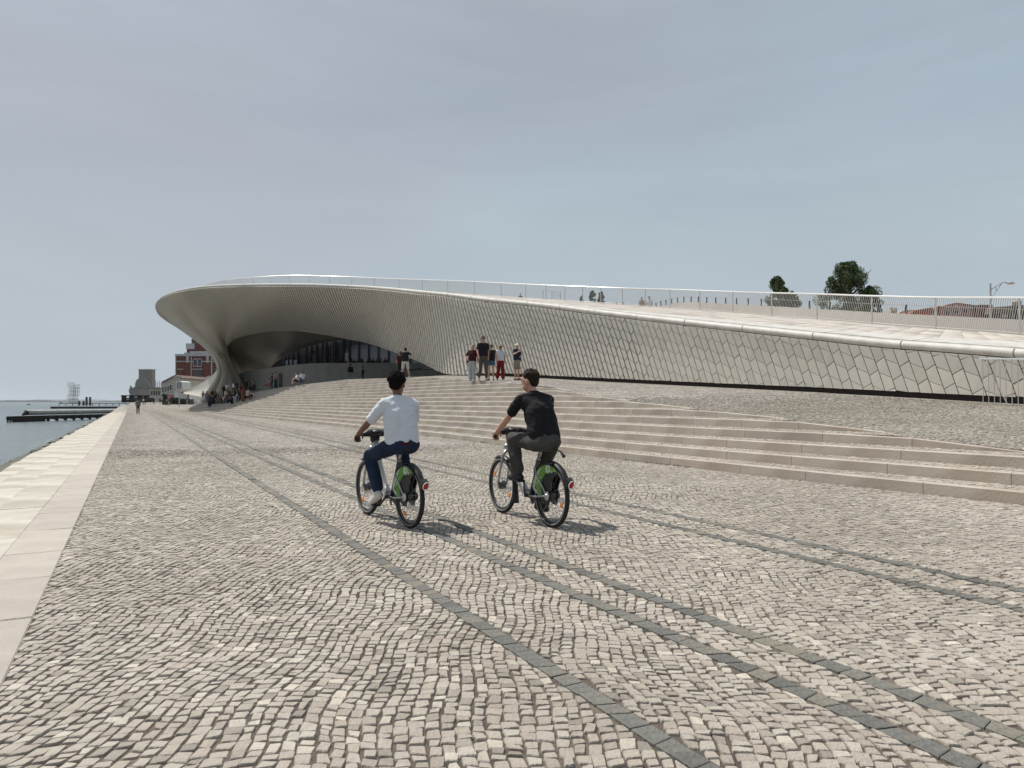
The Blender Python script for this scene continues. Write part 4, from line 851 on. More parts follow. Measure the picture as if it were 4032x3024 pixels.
# street lamp on the promenade and one beyond the roof
def lamp(px, ytop, ybase_z, Y, arm, name, label):
    t_ = at(px, ytop, Y); l = empty(name, (t_.x, t_.y, ybase_z), 0, label, 'street lamp'); m_ = MB(); m_.tube([(t_.x, t_.y, ybase_z), tuple(t_)], .08 if Y < 150 else .12, 8); o = m_.build('pole', MT['trim']); o.parent = l; o.matrix_parent_inverse = Matrix.Translation(-l.location); return l, t_
l, t_ = lamp(707, 1482, 0, 150, 0, 'street_lamp', 'thin street lamp with a flat head before the brick building')
m_ = MB(); m_.box((t_.x - .35, t_.y, t_.z - .05), (1.5, .5, .22)); o = m_.build('lamp_head', MT['trim']); o.parent = l; o.matrix_parent_inverse = Matrix.Translation(-l.location)
l, t_ = lamp(3899, 1116, 0, 60, 0, 'street_lamp', 'grey street lamp with a braced arm beyond the roof railing at right')
m_ = MB(); q = at(3899, 1142, 60); e_ = at(3965, 1112, 60); m_.tube([q, at(3925, 1124, 60), at(3948, 1112, 60), e_], .05, 6); m_.tube([at(3907, 1168, 60), at(3945, 1114, 60)], .035, 5); m_.tube([at(3921, 1130, 60), at(3923, 1148, 60)], .03, 5); o = m_.build('arm', MT['trim']); o.parent = l; o.matrix_parent_inverse = Matrix.Translation(-l.location)
m_ = MB(); c_ = at(3979, 1115, 60); m_.ell(c_, (.36, .2, .12), 10, 6); o = m_.build('lamp_head', MT['rod'], smooth=True); o.parent = l; o.matrix_parent_inverse = Matrix.Translation(-l.location)
# ------------------------------------------------------------------ river things
def onwater(px, py): return atz(px, py, WZ)
p = onwater(24, 1664); Yp = p.y; up_, vp_ = uv(p.x, p.y)
pr = empty('pier', (p.x, p.y, WZ), 0, 'dark timber pier on piles carrying a fat grey pipe across the water', 'pier')
def pp(o): o.parent = pr; o.matrix_parent_inverse = Matrix.Translation(-pr.location); return o
dk = H - (1640 - 1583) / FPX * Yp
def Wp(du, v, z): return Vector(W(up_ + du + (v - vp_) * 1.42, v, z))
def span(name, v0, v1, z0, z1, du0, du1, mat): 
    m_ = MB(); q = [Wp(du0, v0, z0), Wp(du0, v1, z0), Wp(du1, v1, z0), Wp(du1, v0, z0)]; q += [Vector((a.x, a.y, z1)) for a in q]; m_.add(q, [(0, 1, 2, 3), (7, 6, 5, 4), (0, 4, 5, 1), (1, 5, 6, 2), (2, 6, 7, 3), (3, 7, 4, 0)]); return pp(m_.build(name, mat))
vend = -2.9; span('deck', vp_, vend, dk - .12, dk, 0, 3.2, MT['pier']); L_ = vend - vp_
m_ = MB()
n_p = 13
for k in range(n_p):
    v_ = vp_ + .15 + k * (L_ - .3) / (n_p - 1)
    for du in (.3, 2.9): m_2 = MB(); m_2.tube([Wp(du, v_, WZ - .5), Wp(du, v_, dk - .1)], .13, 7); pp(m_2.build('pile', MT['pier']))
    if k > 3: m_2 = MB(); m_2.tube([Wp(.3, v_, dk - .2), Wp(.3, min(v_ + 1.3, vend), WZ + .1)], .08, 5); pp(m_2.build('brace', MT['pier']))
span('skirt', vp_ + .6, vp_ + L_ * .32, WZ - .3, dk - .1, .15, .3, MT['pier']); span('beam', vp_, vend, dk - .60, dk - .13, .1, .35, MT['pier'])
pr_ = .40; v0 = vp_ + L_ * .15
zp = dk + pr_ + .12
m_ = MB(); m_.tube([Wp(1.5, v, zp) for v in np.linspace(v0, vend + .6, 12)], pr_, 16); pp(m_.build('pipe', MT['pipe'], smooth=True))
for k in range(7): m_2 = MB(); v_ = v0 + .3 + k * (L_ * .83) / 7; m_2.tube([Wp(1.5, v_, zp), Wp(1.5, v_ + .07, zp)], pr_ + .03, 16); pp(m_2.build('pipe_flange', MT['pipe']))
m_ = MB(); m_.tube([Wp(1.5, v0 - .45, dk + .15), Wp(1.5, v0, zp)], [.12, pr_ + .04], 10); pp(m_.build('pipe_end', MT['pier']))
def deckbox(name, label, cat, x0, x1, ytop, ybot, depth, mat, legs=0):
    a = onwater(x0, ybot); b = at(x1, ybot, a.y + 2); t0 = at(x0, ytop, a.y); o = empty(name, tuple(a), 0, label, cat)
    m_ = MB(); q = [a, Vector((b.x, b.y, WZ)), Vector((b.x, b.y + depth, WZ)), Vector((a.x, a.y + depth, WZ))]; z1 = t0.z; zb_ = WZ if not legs else z1 - .5; q = [Vector((p.x, p.y, zb_)) for p in q] + [Vector((p.x, p.y, z1)) for p in q]; m_.add(q, [(3, 2, 1, 0), (4, 5, 6, 7), (0, 1, 5, 4), (1, 2, 6, 5), (2, 3, 7, 6), (3, 0, 4, 7)]); d = m_.build('hull' if not legs else 'deck', mat); d.parent = o; d.matrix_parent_inverse = Matrix.Translation(-o.location)
    for k in range(legs):
        f = k / max(1, legs - 1); m_ = MB(); p = a * (1 - f) + b * f; m_.tube([(p.x, p.y + .3, WZ - .3), (p.x, p.y + .3, z1 - .3)], .25, 6); d = m_.build('pile', mat); d.parent = o; d.matrix_parent_inverse = Matrix.Translation(-o.location)
    return o, z1, a
o1, z1, a1 = deckbox('barge', 'low dark barge lying beyond the fat grey pipe', 'barge', 198, 508, 1601, 1609, 5, MT['pier'])
o2, z2, a2 = deckbox('jetty', 'long dark jetty carrying the stacked white frame tower', 'jetty', 232, 522, 1587, 1598, 14, MT['pier'], 12)
for x in (236, 241): d = solid('bollard', rect(x - 1.5, 1584, x + 1.5, 1588), a2.y + 1, .5, MT['pier'], o2)
# stacked white frames tower
ft_ = empty('frame_tower', tuple(at(287, 1586, a2.y + 4)), 0, 'pale tower of stacked open frames standing on the dark jetty', 'tower'); YT = a2.y + 4
def cage(x0, y0, x1, y1, Y, d):
    m_ = MB(); th = (YT / FPX) * 1.15
    for dy in (0, d):
        c4 = [at(x0, y0, Y) + Vector((0, dy, 0)), at(x1, y0, Y) + Vector((0, dy, 0)), at(x1, y1, Y) + Vector((0, dy, 0)), at(x0, y1, Y) + Vector((0, dy, 0))]
        m_.tube(c4, th, 4, closed=True)
        m_.tube([(c4[0] + c4[1]) / 2, (c4[2] + c4[3]) / 2], th * .8, 4)
        m_.tube([c4[3] * .7 + c4[0] * .3, c4[2] * .7 + c4[1] * .3], th * .6, 4)
    for i in range(4):
        q = [at(x0, y0, Y), at(x1, y0, Y), at(x1, y1, Y), at(x0, y1, Y)][i]; m_.tube([q, q + Vector((0, d, 0))], th, 4)
    q = [at(x0, y1, Y), at(x1, y1, Y)]; q += [q[1] + Vector((0, d, 0)), q[0] + Vector((0, d, 0))]; m_.add(q + [p + Vector((0, 0, .1)) for p in q], [(0, 1, 2, 3), (7, 6, 5, 4), (0, 4, 5, 1)])
    o = m_.build('frame', MT['whitewall']); o.parent = ft_; o.matrix_parent_inverse = Matrix.Translation(-ft_.location)
for c4 in ((266, 1507, 288, 1523), (272, 1524, 290, 1539), (271, 1540, 289, 1555), (266, 1556, 287, 1572), (269, 1573, 288, 1586), (289, 1515, 308, 1528), (291, 1529, 306, 1543), (291, 1544, 306, 1558), (288, 1559, 300, 1572), (288, 1573, 304, 1586)): cage(*c4, YT, 2.2)
for x0, x1, y, lb in ((337, 345, 1563, 'left of the two tall dark mooring piles'), (351, 359, 1563, 'right of the two tall dark mooring piles'), (308, 316, 1579, 'low dark mooring drum just right of the frame tower'), (325, 333, 1579, 'low dark mooring drum before the tall piles')):
    p = at((x0 + x1) / 2, 1588, a2.y + 3); t_ = at((x0 + x1) / 2, y, a2.y + 3); m_ = MB(); m_.tube([(p.x, p.y, WZ + .3), tuple(t_)], (x1 - x0) / 2 / FPX * a2.y, 12); tag(m_.build('mooring_pile', MT['pier'], smooth=False), lb, 'mooring pile', 'mooring piles')
p = atz(110, 1594.5, WZ); m_ = MB(); s_ = p.y / FPX * 5; bt = empty('small_boat', tuple(p), 0, 'tiny dark boat alone on the open river', 'boat')
m_.add([(p.x - s_, p.y, p.z), (p.x + s_ * .8, p.y, p.z), (p.x + s_ * 1.1, p.y, p.z + s_ * .5), (p.x - s_ * 1.1, p.y, p.z + s_ * .45), (p.x - s_, p.y + 2, p.z), (p.x + s_ * .8, p.y + 2, p.z), (p.x + s_ * 1.1, p.y + 2, p.z + s_ * .5), (p.x - s_ * 1.1, p.y + 2, p.z + s_ * .45)], [(0, 1, 2, 3), (7, 6, 5, 4), (3, 2, 6, 7), (1, 5, 6, 2), (0, 3, 7, 4)]); o = m_.build('hull', MT['pier']); o.parent = bt; o.matrix_parent_inverse = Matrix.Translation(-bt.location)
m_ = MB(); m_.box((p.x, p.y + 1, p.z + s_ * .6), (s_ * .7, 1, s_ * .4)); o = m_.build('cabin', MT['pier']); o.parent = bt; o.matrix_parent_inverse = Matrix.Translation(-bt.location)
# dark footbridge structure over the promenade far away
YK = 260; b0 = at(540, 1585, YK); kb = empty('pier_canopy', (b0.x, b0.y, 0), 0, 'dark flat roofed canopy of beams by the water below the stone tower', 'canopy')
for nm, q in (('beam', rect(475, 1556, 575, 1560)), ('beam', rect(484, 1566, 590, 1571)), ('column', rect(478, 1560, 481, 1585)), ('column', rect(508, 1556, 511, 1585)), ('column', rect(541, 1556, 544, 1585)), ('column', rect(565, 1556, 569, 1585)), ('wall', rect(495, 1572, 560, 1584)), ('wall', rect(575, 1571, 592, 1584))): solid(nm, q, YK, 3, MT['pier'], kb)
# ------------------------------------------------------------------ beyond the roof: bridge parapet, red roofs
BP = [(2565, 1221, 97), (2588, 1210, 96), (2640, 1197, 93), (2689, 1190, 90), (2745, 1190, 86), (2798, 1193, 83), (2900, 1198, 78), (3015, 1204, 72), (3200, 1215, 64), (3440, 1229, 57), (3689, 1242, 52), (4032, 1259, 47), (4300, 1272, 44)]
Bt = catmull([V3(at(*q)) for q in BP], 120); Bl = Bt.copy(); Bl[:, 2] -= 4.5; Bk = Bt + np.array([CT, ST, 0]) * .35
fb_ = empty('footbridge', tuple(Bt[60]), 0, 'pale curved parapet of a footbridge behind the roof railing', 'bridge')
i_ = np.arange(119); o = mesh_np('parapet', np.concatenate([Bl, Bt, Bk]), [np.stack([i_, i_ + 1, i_ + 121, i_ + 120], -1), np.stack([i_ + 120, i_ + 121, i_ + 241, i_ + 240], -1)], MT['parapet'], None); o.parent = fb_; o.matrix_parent_inverse = Matrix.Translation(-fb_.location)
bpx = 2016 + FPX * Bt[:, 0] / Bt[:, 1]
def bpt(px): return Vector([float(np.interp(px, bpx, Bt[:, k])) for k in range(3)])
for px in (2586, 2605, 2625, 2648, 2671, 2696, 2725, 2754, 2787, 2823, 2862, 2905, 2951, 3003, 3060, 3125, 3194, 3275, 3370, 3466, 3577, 3706, 3850, 4010):
    p = bpt(px); m_ = MB(); h_ = .72; m_.box((p.x, p.y + .15, p.z + h_ / 2), (.13, .1, h_)); o = m_.build('post', MT['pier']); o.parent = fb_; o.matrix_parent_inverse = Matrix.Translation(-fb_.location)
m_ = MB(); m_.tube([bpt(x) + Vector((0, .15, .7)) for x in range(2586, 4200, 30)], .022, 4); o = m_.build('top_rail', MT['rod']); o.parent = fb_; o.matrix_parent_inverse = Matrix.Translation(-fb_.location)
YD = 90
def bldg(name, label, x): 
    p = at(x, 1250, YD); return empty(name, (p.x, p.y, 5), 0, label, 'building')
b1 = bldg('red_roofed_house', 'low house with a bright red tiled roof beyond the railing', 3620); solid('wall', rect(3596, 1236, 3672, 1262), YD, 6, MT['cream'], b1); solid('roof', [(3580, 1240), (3672, 1240), (3672, 1210), (3602, 1222)], YD - .3, 7, MT['redroof'], b1)
b2 = bldg('pink_house', 'dusty pink gabled house front with three small windows', 3750); solid('wall', [(3665, 1262), (3850, 1262), (3850, 1206), (3790, 1197), (3765, 1195), (3745, 1199), (3700, 1213), (3665, 1218)], YD + 2, 6, MT['pink'], b2); solid('gable_trim', [(3700, 1213), (3745, 1199), (3765, 1195), (3790, 1197), (3850, 1206), (3850, 1203), (3790, 1194), (3765, 1192), (3744, 1196), (3698, 1210)], YD + 1.8, 6, MT['redroof'], b2); solid('corner_strip', rect(3668, 1218, 3674, 1262), YD + 1.85, .2, MT['cream'], b2); solid('corner_strip', rect(3845, 1206, 3852, 1262), YD + 1.85, .2, MT['cream'], b2)
for x0, y0, x1, y1 in ((3724, 1222, 3744, 1242), (3758, 1218, 3779, 1237), (3793, 1214, 3814, 1234)):
    wfr = solid('window', rect(x0, y0, x1, y1), YD + 1.8, .2, MT['cream'], b2); pn = solid('pane', rect(x0 + 3, y0 + 3, x1 - 3, y1 - 3), YD + 1.7, .1, MT['fwin']); pn.parent = wfr; pass
solid('round_vent', [(3764 + 6 * math.cos(a * .785), 1204 + 5 * math.sin(a * .785)) for a in range(8)], YD + 1.7, .1, MT['cream'], b2)
b3 = bldg('maroon_house', 'dark maroon walled house with brown roofs at the right edge beyond the railing', 3930); solid('wall', rect(3852, 1200, 3908, 1262), YD + 1, 6, M('maroon plaster', (.12, .035, .035), (.10, .03, .03), rough=.9), b3); solid('roof', [(3900, 1235), (4080, 1235), (4080, 1205), (4020, 1200), (3960, 1206), (3908, 1210)], YD - .5, 8, MT['rooftile'], b3); solid('wall', rect(3908, 1232, 4080, 1275), YD, 6, MT['fwin'], b3)
solid('chimney', rect(4008, 1186, 4022, 1222), YD - .6, 1, MT['rooftile'], b3)
for x in (3945, 3985): solid('window', rect(x, 1236, x + 22, 1250), YD - .1, .1, MT['cream'], b3)
b4 = bldg('pale_roofed_house', 'small house with a pale yellow roof left of the red tiled roof', 3550); solid('wall', rect(3530, 1234, 3600, 1262), YD + 3, 5, MT['cream'], b4); solid('roof', [(3528, 1236), (3600, 1236), (3602, 1220), (3560, 1222)], YD + 2.7, 6, MT['cream'], b4); solid('chimney', rect(3506, 1210, 3516, 1240), YD + 2, 1, MT['cream'], b4); solid('chimney', rect(3522, 1212, 3532, 1240), YD + 2, 1, MT['cream'], b4)
# ------------------------------------------------------------------ trees: trunk, limbs, crown of many small leaves
def tree(px, ytop, ybase, wpx, Y, z0, name, label, seed, nleaf=5200, leaf=.16, lobes=None, mat='leaf', group=None, upright=True, parent=None):
    r = random.Random(seed); top = at(px, ytop, Y); hh = top.z - z0; wd = wpx / FPX * Y / 2; cx, cy = top.x, top.y; t = empty(name, (cx, cy, z0), 0, label, 'tree' if hh > 2.2 else 'shrub', group)
    m_ = MB(); m_.tube([(cx, cy, z0), (cx + .1, cy, z0 + hh * .35), (cx, cy + .1, z0 + hh * .8)], [wd * .09, wd * .065, wd * .02], 7)
    for k in range(9):
        a = r.uniform(0, 6.28); z = z0 + hh * r.uniform(.25, .7); l = wd * r.uniform(.4, .8); m_.tube([(cx, cy, z), (cx + math.cos(a) * l * .5, cy + math.sin(a) * l * .5, z + l * .35), (cx + math.cos(a) * l, cy + math.sin(a) * l, z + l * .9)], [wd * .04, wd * .025, wd * .01], 5)
    o = m_.build('trunk', MT['bark'], t); o.matrix_parent_inverse = Matrix.Translation(-t.location)
    cl = []
    for k in range(90):
        f = r.random() ** .8; zz = z0 + hh * (.06 + .92 * f); prof_ = math.sin(math.pi * min(.999, (.20 + .80 * f) ** 1.15)) ** .6 if lobes is None else lobes(f); a = r.uniform(0, 6.28); rad = wd * prof_ * 1.12 * r.random() ** .45 * (.80 + .22 * math.sin(a * 3 + seed) + .12 * math.sin(7 * f + a * 2)); cl.append((cx + rad * math.cos(a), cy + rad * math.sin(a), zz, wd * r.uniform(.13, .27), r.uniform(.15, .95)))
    V = []; F = []; T = []
    rr = np.random.RandomState(seed); per = nleaf // len(cl)
    for (x, y, z, s_, tn) in cl:
        d = rr.normal(size=(per, 3)); d /= np.linalg.norm(d, axis=1, keepdims=True); d *= (s_ * rr.uniform(.55, 1.05, (per, 1))); d[:, 2] *= 1.15; c = np.array([x, y, z]) + d; c[:, 2] = np.minimum(c[:, 2], top.z + .1)
        a_ = rr.normal(size=(per, 3)); a_ /= np.linalg.norm(a_, axis=1, keepdims=True); b_ = np.cross(a_, rr.normal(size=(per, 3))); b_ /= np.linalg.norm(b_, axis=1, keepdims=True); sz = leaf * rr.uniform(.6, 1.3, (per, 1))
        V.append(np.stack([c - a_ * sz, c + b_ * sz * .5, c + a_ * sz, c - b_ * sz * .5], 1)); T.append(np.clip(tn + rr.normal(0, .15, per), 0, 1))
    V = np.concatenate(V); n = len(V); o = mesh_np('crown', V.reshape(-1, 3), [np.arange(n * 4).reshape(n, 4)], MT[mat], None, np.concatenate(T)); o.parent = t; o.matrix_parent_inverse = Matrix.Translation(-t.location); return t
tree(3345, 1038, 1230, 200, 80, 10.3, 'tree', 'tall dense dark green tree, largest beyond the railing', 5, 26000, .10, lobes=lambda f: .95 * (1 - f ** 2.2) ** .5 + .03)
tree(3425, 1128, 1230, 95, 79, 10, 'tree', 'lower dark crown leaning out right of the tallest tree', 6, 9000, .10)
tree(3062, 1092, 1215, 106, 85, 11, 'tree', 'dark green tree with a pointed top left of the tallest tree', 7, 13000, .10, lobes=lambda f: .9 * (1 - f ** 2) ** .5 + .05)
tree(3118, 1150, 1215, 66, 84, 11, 'tree', 'low bushy dark tree at the right foot of the pointed tree', 8, 7000, .10)
tree(2332, 1147, 1200, 46, 100, 12, 'tree', 'small bushy tree showing over the roof crest, left one of the pair', 9, 4000, .13)
tree(2366, 1146, 1200, 40, 100, 12, 'tree', 'small bushy tree showing over the roof crest, right one of the pair', 10, 4000, .13)
tree(2290, 1165, 1200, 26, 100, 12, 'tree', 'tiny round tree top over the roof crest, leftmost', 11, 900, .13)
for px, yt, wpx, lb in ((682, 1566, 26, 'dark potted shrub, left one at the foot of the white ramp wall'), (703, 1567, 24, 'dark potted shrub, middle one at the foot of the white ramp wall'), (722, 1570, 20, 'dark potted shrub, right one at the foot of the white ramp wall'), (650, 1552, 26, 'rounded dark green bush before the gabled building')):
    Y = YR - 3 if px > 660 else 180; tree(px, yt, 1592, wpx, Y, .5, 'shrub', lb, px, 900, .2, mat='shrub', lobes=lambda f: .95, group='shrubs along the promenade')
# ------------------------------------------------------------------ people
def cloth(name, c, rough=.85, c2=None, wr=.25, sc=9):
    return M(name, c, c2 or tuple(x * .8 for x in c), 6, rough, wr, sc, spec=.25)
CL = {'white': cloth('white cotton', (.62, .64, .68)), 'offwhite': cloth('off white cloth', (.50, .49, .46)), 'black': cloth('black cotton', (.012, .012, .014)), 'charcoal': cloth('charcoal denim', (.045, .045, .045)), 'navy': cloth('navy cotton', (.018, .024, .045)),
      'denim': cloth('blue denim', (.030, .055, .105)), 'paledenim': cloth('pale denim', (.40, .43, .44)), 'shortsdenim': cloth('mid blue denim', (.055, .12, .20)), 'maroon': cloth('maroon jersey', (.055, .010, .012)), 'red': cloth('red cloth', (.20, .014, .014)), 'khaki': cloth('khaki cotton', (.30, .25, .185)), 'brown': cloth('brown trousers', (.085, .068, .055)),
      'olive': cloth('olive cloth', (.16, .12, .04)), 'orange': cloth('rust cloth', (.17, .075, .05)), 'salmon': cloth('salmon cloth', (.30, .16, .14)), 'greygreen': cloth('grey green shirt', (.17, .20, .18)), 'purple': cloth('purple cloth', (.08, .045, .09)), 'bluegrey': cloth('blue grey cloth', (.07, .09, .115)), 'pink': cloth('pale pink cloth', (.45, .33, .33)), 'teal': cloth('teal cloth', (.02, .055, .05)), 'lilac': cloth('lilac cloth', (.36, .34, .45)), 'green': cloth('dark green cloth', (.02, .05, .03)), 'grey': cloth('grey cloth', (.22, .22, .23)), 'cream': cloth('cream cloth', (.50, .43, .33))}
SK = {'light': M('light skin', (.50, .29, .21), (.45, .25, .18), 12, .55), 'tan': M('tanned skin', (.36, .19, .125), (.31, .155, .10), 12, .55), 'brown': M('brown skin', (.17, .085, .05), (.14, .068, .042), 12, .5)}
HR = {'black': M('black hair', (.006, .005, .005), (.011, .009, .009), 60, .95, .9, 70, spec=.1), 'dark': M('dark brown hair', (.016, .010, .008), (.034, .022, .015), 50, .8, .9, 60, spec=.2), 'brown': M('brown hair', (.10, .055, .03), (.14, .08, .045), 40, .6, .6, 60), 'white': M('white cap', (.66, .66, .62), rough=.8), 'grey': M('grey hair', (.30, .29, .27), rough=.8)}
SH = {'white': M('white shoe', (.52, .50, .47), rough=.6), 'black': M('black shoe', (.015, .015, .017), rough=.55), 'grey': M('grey shoe', (.16, .18, .19), rough=.6), 'tan': M('tan sandal', (.12, .07, .045), rough=.7)}
def remesh(mb, name, vox, smooth_it=3, wrinkle=None):
    me = bpy.data.meshes.new(name); me.from_pydata(mb.v, [], mb.f); o = bpy.data.objects.new(name, me); COL.objects.link(o)
    m = o.modifiers.new('r', 'REMESH'); m.mode = 'VOXEL'; m.voxel_size = vox; m.use_smooth_shade = True
    if smooth_it: m2 = o.modifiers.new('s', 'SMOOTH'); m2.factor = .5; m2.iterations = smooth_it
    dg = bpy.context.evaluated_depsgraph_get(); dg.update(); out = bpy.data.meshes.new_from_object(o.evaluated_get(dg)); out.name = name
    bpy.data.objects.remove(o)
    if wrinkle:
        n = len(out.vertices); co = np.empty(n * 3, np.float32); no = np.empty(n * 3, np.float32); out.vertices.foreach_get('co', co); out.vertices.foreach_get('normal', no); co = co.reshape(-1, 3); no = no.reshape(-1, 3)
        amp, fr, fn = wrinkle
        for i in range(n):
            p = co[i]; q = Vector((p[0] * fr[0], p[1] * fr[1], p[2] * fr[2])); a = mnoise.noise(q + Vector((3, 1, 2)), noise_basis='PERLIN_ORIGINAL'); b = mnoise.noise(q * 2.1)
            co[i] += no[i] * amp * ((1 - abs(a) * 3.0) * .7 + b * .5) * (fn(p) if fn else 1)
        out.vertices.foreach_set('co', co.ravel()); out.update()
    out.polygons.foreach_set('use_smooth', [True] * len(out.polygons))
    return out
V = Vector
STAND = dict(pel=(0, 0, .95), chest=(.0, 0, 1.26), neck=(-.01, 0, 1.46), head=(.02, 0, 1.62), shL=(-.01, .18, 1.42), shR=(-.01, -.18, 1.42), elL=(-.03, .24, 1.14), elR=(-.03, -.24, 1.14), haL=(.05, .25, .90), haR=(.05, -.25, .90), hiL=(0, .09, .93), hiR=(0, -.09, .93), knL=(.02, .10, .50), knR=(.02, -.10, .50), anL=(-.01, .11, .09), anR=(-.01, -.11, .09), toL=(.16, .13, .035), toR=(.16, -.13, .035))
def P_(**k): d = dict(STAND); d.update(k); return d
POSES = {
 'stand': STAND,
 'walk': P_(knL=(.14, .09, .51), anL=(.20, .09, .10), toL=(.36, .10, .05), knR=(-.02, -.09, .50), anR=(-.26, -.10, .15), toR=(-.12, -.11, .035), elL=(-.10, .24, 1.16), haL=(-.12, .25, .91), elR=(.04, -.24, 1.15), haR=(.17, -.22, .93)),
 'arms_up': P_(shL=(.03, .19, 1.45), shR=(.03, -.19, 1.45), elL=(.17, .34, 1.36), elR=(.17, -.34, 1.36), haL=(.20, .10, 1.60), haR=(.20, -.10, 1.60), hiL=(0, .10, .93), hiR=(0, -.10, .93), knL=(.04, .16, .50), anL=(.02, .22, .09), toL=(.16, .30, .035), knR=(.02, -.16, .50), anR=(-.02, -.24, .09), toR=(.10, -.33, .035), head=(.05, 0, 1.64)),
 'hips': P_(elL=(-.10, .36, 1.17), elR=(-.10, -.36, 1.17), haL=(.04, .18, 1.02), haR=(.04, -.18, 1.02)),
 'crossed': P_(elL=(.02, .25, 1.15), elR=(.02, -.25, 1.15), haL=(.22, -.06, 1.18), haR=(.24, .08, 1.14)),
 'akimbo1': P_(elL=(-.06, .33, 1.17), haL=(.10, .20, 1.0), knR=(.10, -.09, .5), anR=(.08, -.1, .09), toR=(.24, -.1, .035)),
 'point': P_(elR=(.10, -.30, 1.22), haR=(.26, -.16, 1.34), elL=(.04, .24, 1.16), haL=(.20, .02, 1.12)),
 'sit': dict(pel=(0, 0, .13), chest=(.04, 0, .42), neck=(.06, 0, .62), head=(.10, 0, .78), shL=(.05, .18, .58), shR=(.05, -.18, .58), elL=(.16, .23, .33), elR=(.16, -.23, .33), haL=(.36, .12, .30), haR=(.36, -.12, .30), hiL=(0, .10, .10), hiR=(0, -.10, .10), knL=(.42, .13, .24), knR=(.42, -.13, .22), anL=(.50, .12, -.17), anR=(.46, -.12, -.17), toL=(.66, .13, -.22), toR=(.62, -.13, -.22)),
 'sit_knees': dict(pel=(0, 0, .12), chest=(.10, 0, .40), neck=(.17, 0, .58), head=(.23, 0, .73), shL=(.13, .18, .55), shR=(.13, -.18, .55), elL=(.32, .22, .38), elR=(.32, -.22, .38), haL=(.46, .04, .42), haR=(.46, -.04, .40), hiL=(0, .10, .10), hiR=(0, -.10, .10), knL=(.36, .12, .46), knR=(.36, -.12, .46), anL=(.46, .11, .06), anR=(.46, -.11, .06), toL=(.62, .12, .03), toR=(.62, -.12, .03)),
 'sit_out': dict(pel=(0, 0, .12), chest=(-.06, 0, .42), neck=(-.04, 0, .62), head=(.0, 0, .78), shL=(-.06, .18, .58), shR=(-.06, -.18, .58), elL=(-.20, .26, .34), elR=(-.20, -.26, .34), haL=(-.26, .26, .06), haR=(-.26, -.26, .06), hiL=(0, .10, .10), hiR=(0, -.10, .10), knL=(.42, .12, .16), knR=(.40, -.12, .28), anL=(.82, .12, -.08), anR=(.74, -.12, -.10), toL=(.92, .14, .0), toR=(.86, -.14, -.04)),
}
